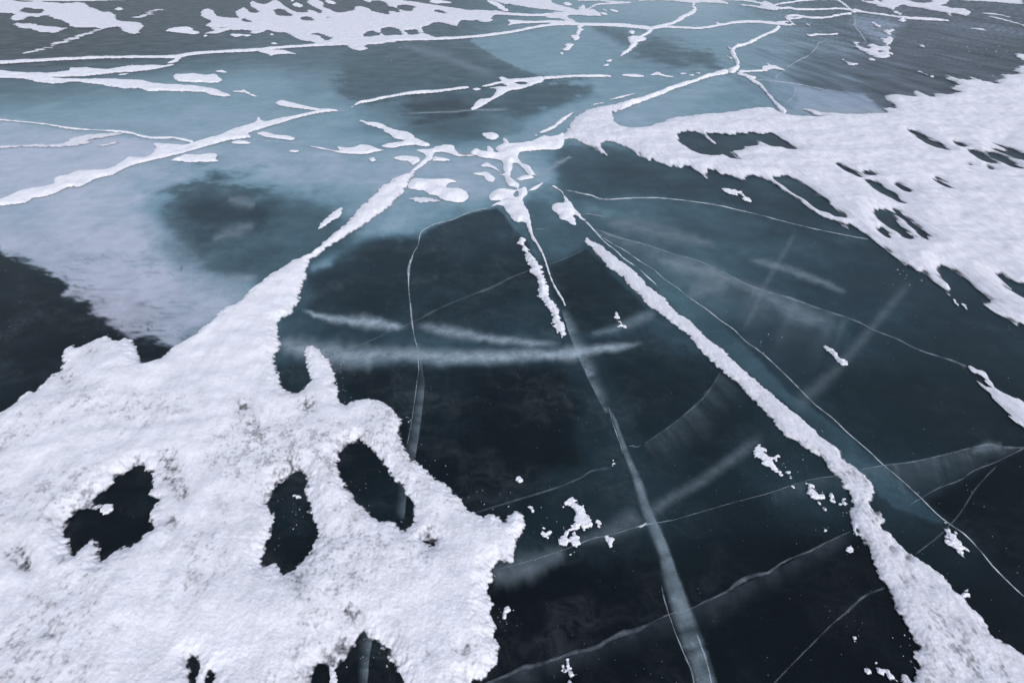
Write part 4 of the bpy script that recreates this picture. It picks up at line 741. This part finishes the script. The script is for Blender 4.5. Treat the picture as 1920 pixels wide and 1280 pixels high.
hair('bright hairline continuing the right star arm beside the long band', "1094,412,4.5 1105,422,3.5 1115,433,2.8 1135,455,2.2 1155,470,2.2 1170,485,2.5 1194,501,1.6", 1.3)
hair('short bright dash beyond the bright hairline', "1197,503,1.8 1215,520,2 1234,537,1.4", 1.1)
hair('white hairline sweeping right from the star under the snow field', "1056,357,1.6 1075,359,2.6 1090,363,2.6 1110,367,2.6 1125,373,3.4 1145,374,3 1175,372,2.4 1210,371,2.4 1245,372,2.2 1290,377,2 1340,384,2 1385,394,1.8 1435,406,1.6 1480,418,1.4 1530,430,1.3 1590,442,1.2 1630,449,1", 1.0)
hair('short dark-edged hairline right of the lobed snow patch', "1088,405,1.4 1100,401,1.6 1120,404,1.6 1137,408,1.2", .5)
hair('zigzag hairline running down from the far right, under the zigzag crack', "1546,69,1.6 1546,77,1.6 1535,81,1.6 1531,90,1.8 1515,105,1.8 1500,112,1.8 1480,125,1.8 1470,134,1.8 1458,141,1.8 1455,147,1.8 1462,152,1.8", .9)
hair('pale hairline along the upper rim of the pale wedge of ice', "1400,148,1 1440,151,1.4 1465,154,1.8 1500,159,2.4 1530,165,2 1565,171,1.2 1640,178,1", .8)
hair('short hairline crossing the grey ice left of the pale wedge', "1491,159,1.6 1491,172,1.6 1486,184,1.6 1470,195,1.4", .8)
hair('hairline going down through the pale ice under the far right crack', "1603,28,2 1603,40,2.4 1603,50,1.8 1612,60,1.5 1620,72,1.5 1627,84,1.2", .9)
hair('curved hairline left of the long low snow hump', "480,262,1 520,266,1.4 560,270,1.6 580,275,2", .7)
hair('curved hairline left of the wide crack, middle right', "1205,834,1 1240,810,1.6 1280,780,1.8 1320,745,1.8 1340,715,1.6 1354,693,1.2", .30, M_FROST)
hair('faint hairline from the drift to the wide crack', "880,965,3 960,940,4 1000,928,4 1050,912,4 1090,895,3 1110,883,4 1150,876,6", .22, M_FROST, name='hairline_crack')
hair('fine hairline crossing the lower wide crack below its narrow point', "930,1068,1.4 990,1052,1.6 1045,1035,1.6 1080,1022,1.8 1110,1010,1.8 1150,1001,1.8 1180,992,2 1205,985,3.5 1218,982,3 1260,975,1.6 1330,955,1.4 1380,941,1.4 1440,925,1.4 1490,908,1.4 1530,897,1.4 1572,892,1.2", .55, M_FROST)
hair('small bright snow-dusted kink where the fine hairline meets the wide crack', "1192,988,3 1204,986,4.5 1212,981,4 1218,982,2", 1.3)
hair('uneven pale crack crossing the bottom from the drift to the long band', "905,1284,5 935,1272,6 960,1262,7 980,1252,9 1010,1245,8 1050,1232,6 1080,1222,7 1115,1215,8 1140,1200,7 1165,1188,11 1195,1180,8 1220,1168,5 1255,1152,3 1290,1143,3 1320,1128,4 1360,1110,4 1385,1092,9 1410,1080,8 1440,1073,5 1470,1053,4 1520,1032,4 1560,1012,3 1597,995,2.5", .30, M_FROST, .9)
hair('faint diagonal hairline on black ice near the bottom, left of the long band', "1440,1292,3 1490,1240,3 1530,1200,3 1560,1170,3 1590,1145,5 1620,1118,5 1660,1101,3", .26, M_FROST)
hair('faint hairline below the wide dark panel, reaching the right edge', "1615,880,1.5 1660,872,2 1710,866,2.6 1760,855,2.6 1800,845,3 1850,834,5 1880,838,5 1925,840,3", .40, M_FROST)
hair('faint crack edge curving to the right edge over the darkest ice', "1700,950,2 1725,935,2.6 1760,915,3 1800,900,3 1825,883,3 1870,865,3 1925,838,3", .36, M_FROST)
hair('very faint line climbing from the long band to the right edge', "1715,1040,3 1762,1003,3 1800,962,3 1830,915,3 1870,872,3", .22, M_FROST)
hair('dim crack edge rising right between the curtain crack and the thin white thread', "615,676,2 650,656,3 700,637,2 735,620,2 775,604,2.4 825,578,3 880,555,3 920,540,5 960,520,3 1000,505,2 1060,485,2 1098,466,2", .2, M_FROST)
hair('long faint crack edge right of the very long hairline', "1115,428,2 1150,443,3 1200,456,2.4 1260,475,2.4 1310,490,2.4 1350,508,3 1400,533,3 1440,547,3 1490,562,4 1530,577,3 1600,600,3 1640,620,2 1680,635,2 1715,653,3 1745,664,3 1790,678,3 1816,690,5", .45, M_FROST)
hair('bright thread along the left side of the lower wide crack near the bottom edge', "1240,1096,1.5 1246,1125,2.5 1262,1175,1.6 1282,1225,2.4 1297,1260,3 1303,1295,2", .8, M_FROST)
hair('bright thread inside the right side of the lower wide crack near the bottom edge', "1305,1185,1.5 1316,1215,3.5 1326,1245,3.5 1336,1290,2", .8, M_FROST)
hair('dark-rimmed edge thread left of the upper end of the lower wide crack', "1141,762,1.5 1148,790,2 1158,820,1.8 1170,855,1.4", .9, M_FROST)
hair('tiny kinked hairline beside the wide crack', "1175,838,1.2 1185,836,1.8 1192,838,1.6 1204,835,1.6", .9, M_FROST)
hair('thin scratch on the ice just right of the long band', "1536,805,1 1541,808,1.6 1546,812,1", 1)
hair('thin level scratch left of the lobed snow patch', "1000,430,1 1012,430,1.4 1026,430.5,1", .6)
for a, b, lb, al in (("1205,972,10 1225,956,16 1265,930,14 1310,905,14 1350,877,14 1385,852,15 1435,817,14", "", 'soft misty seam rising right from the wide crack to the long band', .30), ("1480,775,24 1530,728,18 1560,702,16 1590,668,14 1635,615,12 1660,585,12 1685,555,12 1715,522,9", "", 'soft misty seam rising from the long hairline to the snow field', .22),
                     ("1495,432,6 1475,465,7 1455,500,8 1440,525,8 1425,555,8 1412,585,8 1390,625,8", "", 'thin misty seam crossing below the top hairline', .22), ("1080,1018,10 1110,1008,14 1150,993,20 1190,972,26 1205,962,18", "", 'misty wedge left of the narrow point of the wide crack', .30)):
    ribbon('misty_seam', lb, 'misty seam', a, M_VEIL, al * .68, 2, base_w=1.5)
G_MS = 'frozen mist bands in the ice'
for pts, lb, al in (("562,580,4 590,590,7 630,600,10 680,603,16 720,609,14 765,616,6", 'upper frozen mist band between the drift neck and the wavy hairline', .48), ("776,608,6 820,618,14 870,627,15 920,635,12 980,642,11 1055,648,9", 'upper frozen mist band right of the wavy hairline', .36),
                    ("510,640,20 560,652,26 620,664,30 680,668,28 730,664,20 800,664,16", 'lower frozen mist band right of the drift neck', .38), ("740,664,14 850,670,20 950,668,17 1010,666,14 1050,664,16 1080,661,18 1110,657,14 1170,650,9 1215,642,5", 'lower frozen mist band ending right of the wide crack', .50),
                    ("1045,662,8 1060,660,10 1076,662,8", 'brightest knot of mist beside the wide crack', .6), ("1104,627,5 1125,624,8 1150,618,8 1185,603,14 1215,592,14 1235,585,8", 'short mist streak left of the long band', .30),
                    ("915,1085,24 950,1075,34 990,1062,34 1030,1046,26 1065,1034,14", 'milky streak right of the lower drift edge', .30), ("1130,415,10 1180,422,22 1230,435,28 1290,448,18 1350,462,10", 'cloudy streak under the top hairline', .26),
                    ("1225,484,6 1250,492,14 1290,502,18 1340,512,18 1370,516,8", 'cloudy streak in the middle of the right-hand ice', .30), ("1340,515,6 1390,533,14 1440,555,18 1500,590,26 1560,605,12", 'cloudy streak lower in the right-hand ice', .24),
                    ("1400,485,8 1440,495,10 1480,507,12 1530,525,10 1590,552,8", 'slim mist line crossing the right-hand ice', .32), ("1285,560,10 1310,545,24 1340,535,20 1365,520,8", 'round pale cloud between the hairline and the streaks', .26),
                    ("1820,850,8 1850,838,14 1880,838,8", 'pale smear on the faint line near the right edge', .25), ("395,455,6 420,440,14 450,432,16 480,420,10", 'wispy cloud in the dark pool, lower one', .30), ("425,375,8 455,378,16 480,388,10", 'wispy cloud in the dark pool, upper one', .28),
                    ("360,545,6 400,535,14 440,525,16 490,520,8", 'pale tongue of frozen mist left of the drift neck', .50), ("415,545,10 440,552,26 462,556,20", 'pale scrap of frozen mist touching the drift neck', .5), ("905,75,8 760,90,10 860,112,14 1000,143,8", 'faint light seam in the dark ice behind the star', .0),
                    ("745,85,6 820,103,12 880,125,12 940,147,8", 'faint light seam in the dark ice behind the star', .28), ("960,205,4 850,210,3 760,213,2", 'thin light streak on the dark lens behind the star', .5),
                    ("1015,332,6 1035,315,8 1055,302,6 1075,295,3", 'scratchy pale fracture right of the star centre', .55)):
    if al > 0: ribbon('frozen_mist', lb, 'frozen mist', pts, M_MIST, al * (1.25 if 'mist band' in lb else .8), 2, group=G_MS, wob=2, base_w=1.35)

# ------------------------------------------------------------------ a dry stalk frozen in at the star centre
def stalk():
    x0, y0 = ground(864, 292.6); x1, y1 = ground(896, 296.2)
    a = np.array([x0, y0, .024]); b = np.array([x1, y1, .020]); n = 9; V = []; F = []
    for i in range(n):
        t = i / (n - 1); c = a + (b - a) * t + np.array([0, .004 * math.sin(t * 5), .003 * math.sin(t * 3.1)]); r = .0035 * (1 - .5 * t)
        for k in range(6):
            V.append((c[0], c[1] + r * math.cos(k * math.pi / 3), c[2] + r * math.sin(k * math.pi / 3)))
    for i in range(n - 1):
        for k in range(6): F.append([i * 6 + k, i * 6 + (k + 1) % 6, (i + 1) * 6 + (k + 1) % 6, (i + 1) * 6 + k])
    m = bpy.data.materials.new('dry_stalk'); m.use_nodes = True; b_ = m.node_tree.nodes['Principled BSDF']
    nz = N(m.node_tree, 'ShaderNodeTexNoise', Scale=90.0); cr = N(m.node_tree, 'ShaderNodeMix', data_type='RGBA'); cr.inputs[6].default_value = (.30, .13, .08, 1); cr.inputs[7].default_value = (.45, .24, .17, 1)
    m.node_tree.links.new(nz.outputs[0], cr.inputs['Factor']); m.node_tree.links.new(cr.outputs[2], b_.inputs['Base Color']); b_.inputs['Roughness'].default_value = .8
    tag(make_obj('dry_stalk', V, np.array(F), m), 'thin reddish brown stalk lying in the snow arch left of the star centre', 'stalk')
stalk()

# ------------------------------------------------------------------ frost crumbs scattered over the ice: too many to count
def crumbs():
    r = np.random.default_rng(3); pts = []
    for _ in range(700): pts.append((r.uniform(-50, 1980), 120 + 1200 * r.random() ** .7, r.uniform(.2, .45)))
    edge = [(640, 700, 20), (640, 740, 14), (760, 790, 14), (800, 870, 18), (880, 940, 20), (960, 960, 26), (940, 1150, 14), (560, 960, 16), (690, 1230, 22), (700, 920, 30), (1010, 1000, 26), (530, 1000, 18), (1600, 960, 20), (1620, 1000, 14), (1700, 1200, 14), (1480, 880, 24), (1830, 110, 30), (1870, 90, 26), (1700, 515, 14), (720, 100, 16), (1445, 640, 18)]
    for (x, y, s) in edge:
        for _ in range(9): pts.append((x + r.normal() * s, y + r.normal() * s * .8, abs(r.normal()) * .4 + .3))
    V = []; F = []
    for (px, py, s) in pts:
        X, Y = ground(px, py); X = float(X); Y = float(Y); d = math.sqrt(X * X + Y * Y + 2.56); q = d / FPX * s * 1.0; n = len(V)
        a = r.random() * 6.28
        for k in range(5):
            rr = q * (.7 + .6 * r.random()); V.append((X + rr * math.cos(a + k * 1.257), Y + rr * math.sin(a + k * 1.257) * 1.3, .0045 if q < .002 else .005))
        V.append((X, Y, .005 + q * 1.1))
        for k in range(5): F.append([n + k, n + (k + 1) % 5, n + 5])
    o = make_obj('frost_crumbs', V, np.array(F), M_CRUMB, smooth=False)
    tag(o, kind='stuff')
m = bpy.data.materials.new('frost_crumb'); m.use_nodes = True; M_CRUMB = m
bb = m.node_tree.nodes['Principled BSDF']; nz = N(m.node_tree, 'ShaderNodeTexNoise', Scale=300.0); mx = N(m.node_tree, 'ShaderNodeMix', data_type='RGBA')
mx.inputs[6].default_value = (.22, .27, .33, 1); mx.inputs[7].default_value = (.75, .78, .85, 1); m.node_tree.links.new(nz.outputs[0], mx.inputs['Factor']); m.node_tree.links.new(mx.outputs[2], bb.inputs['Base Color'])
crumbs()
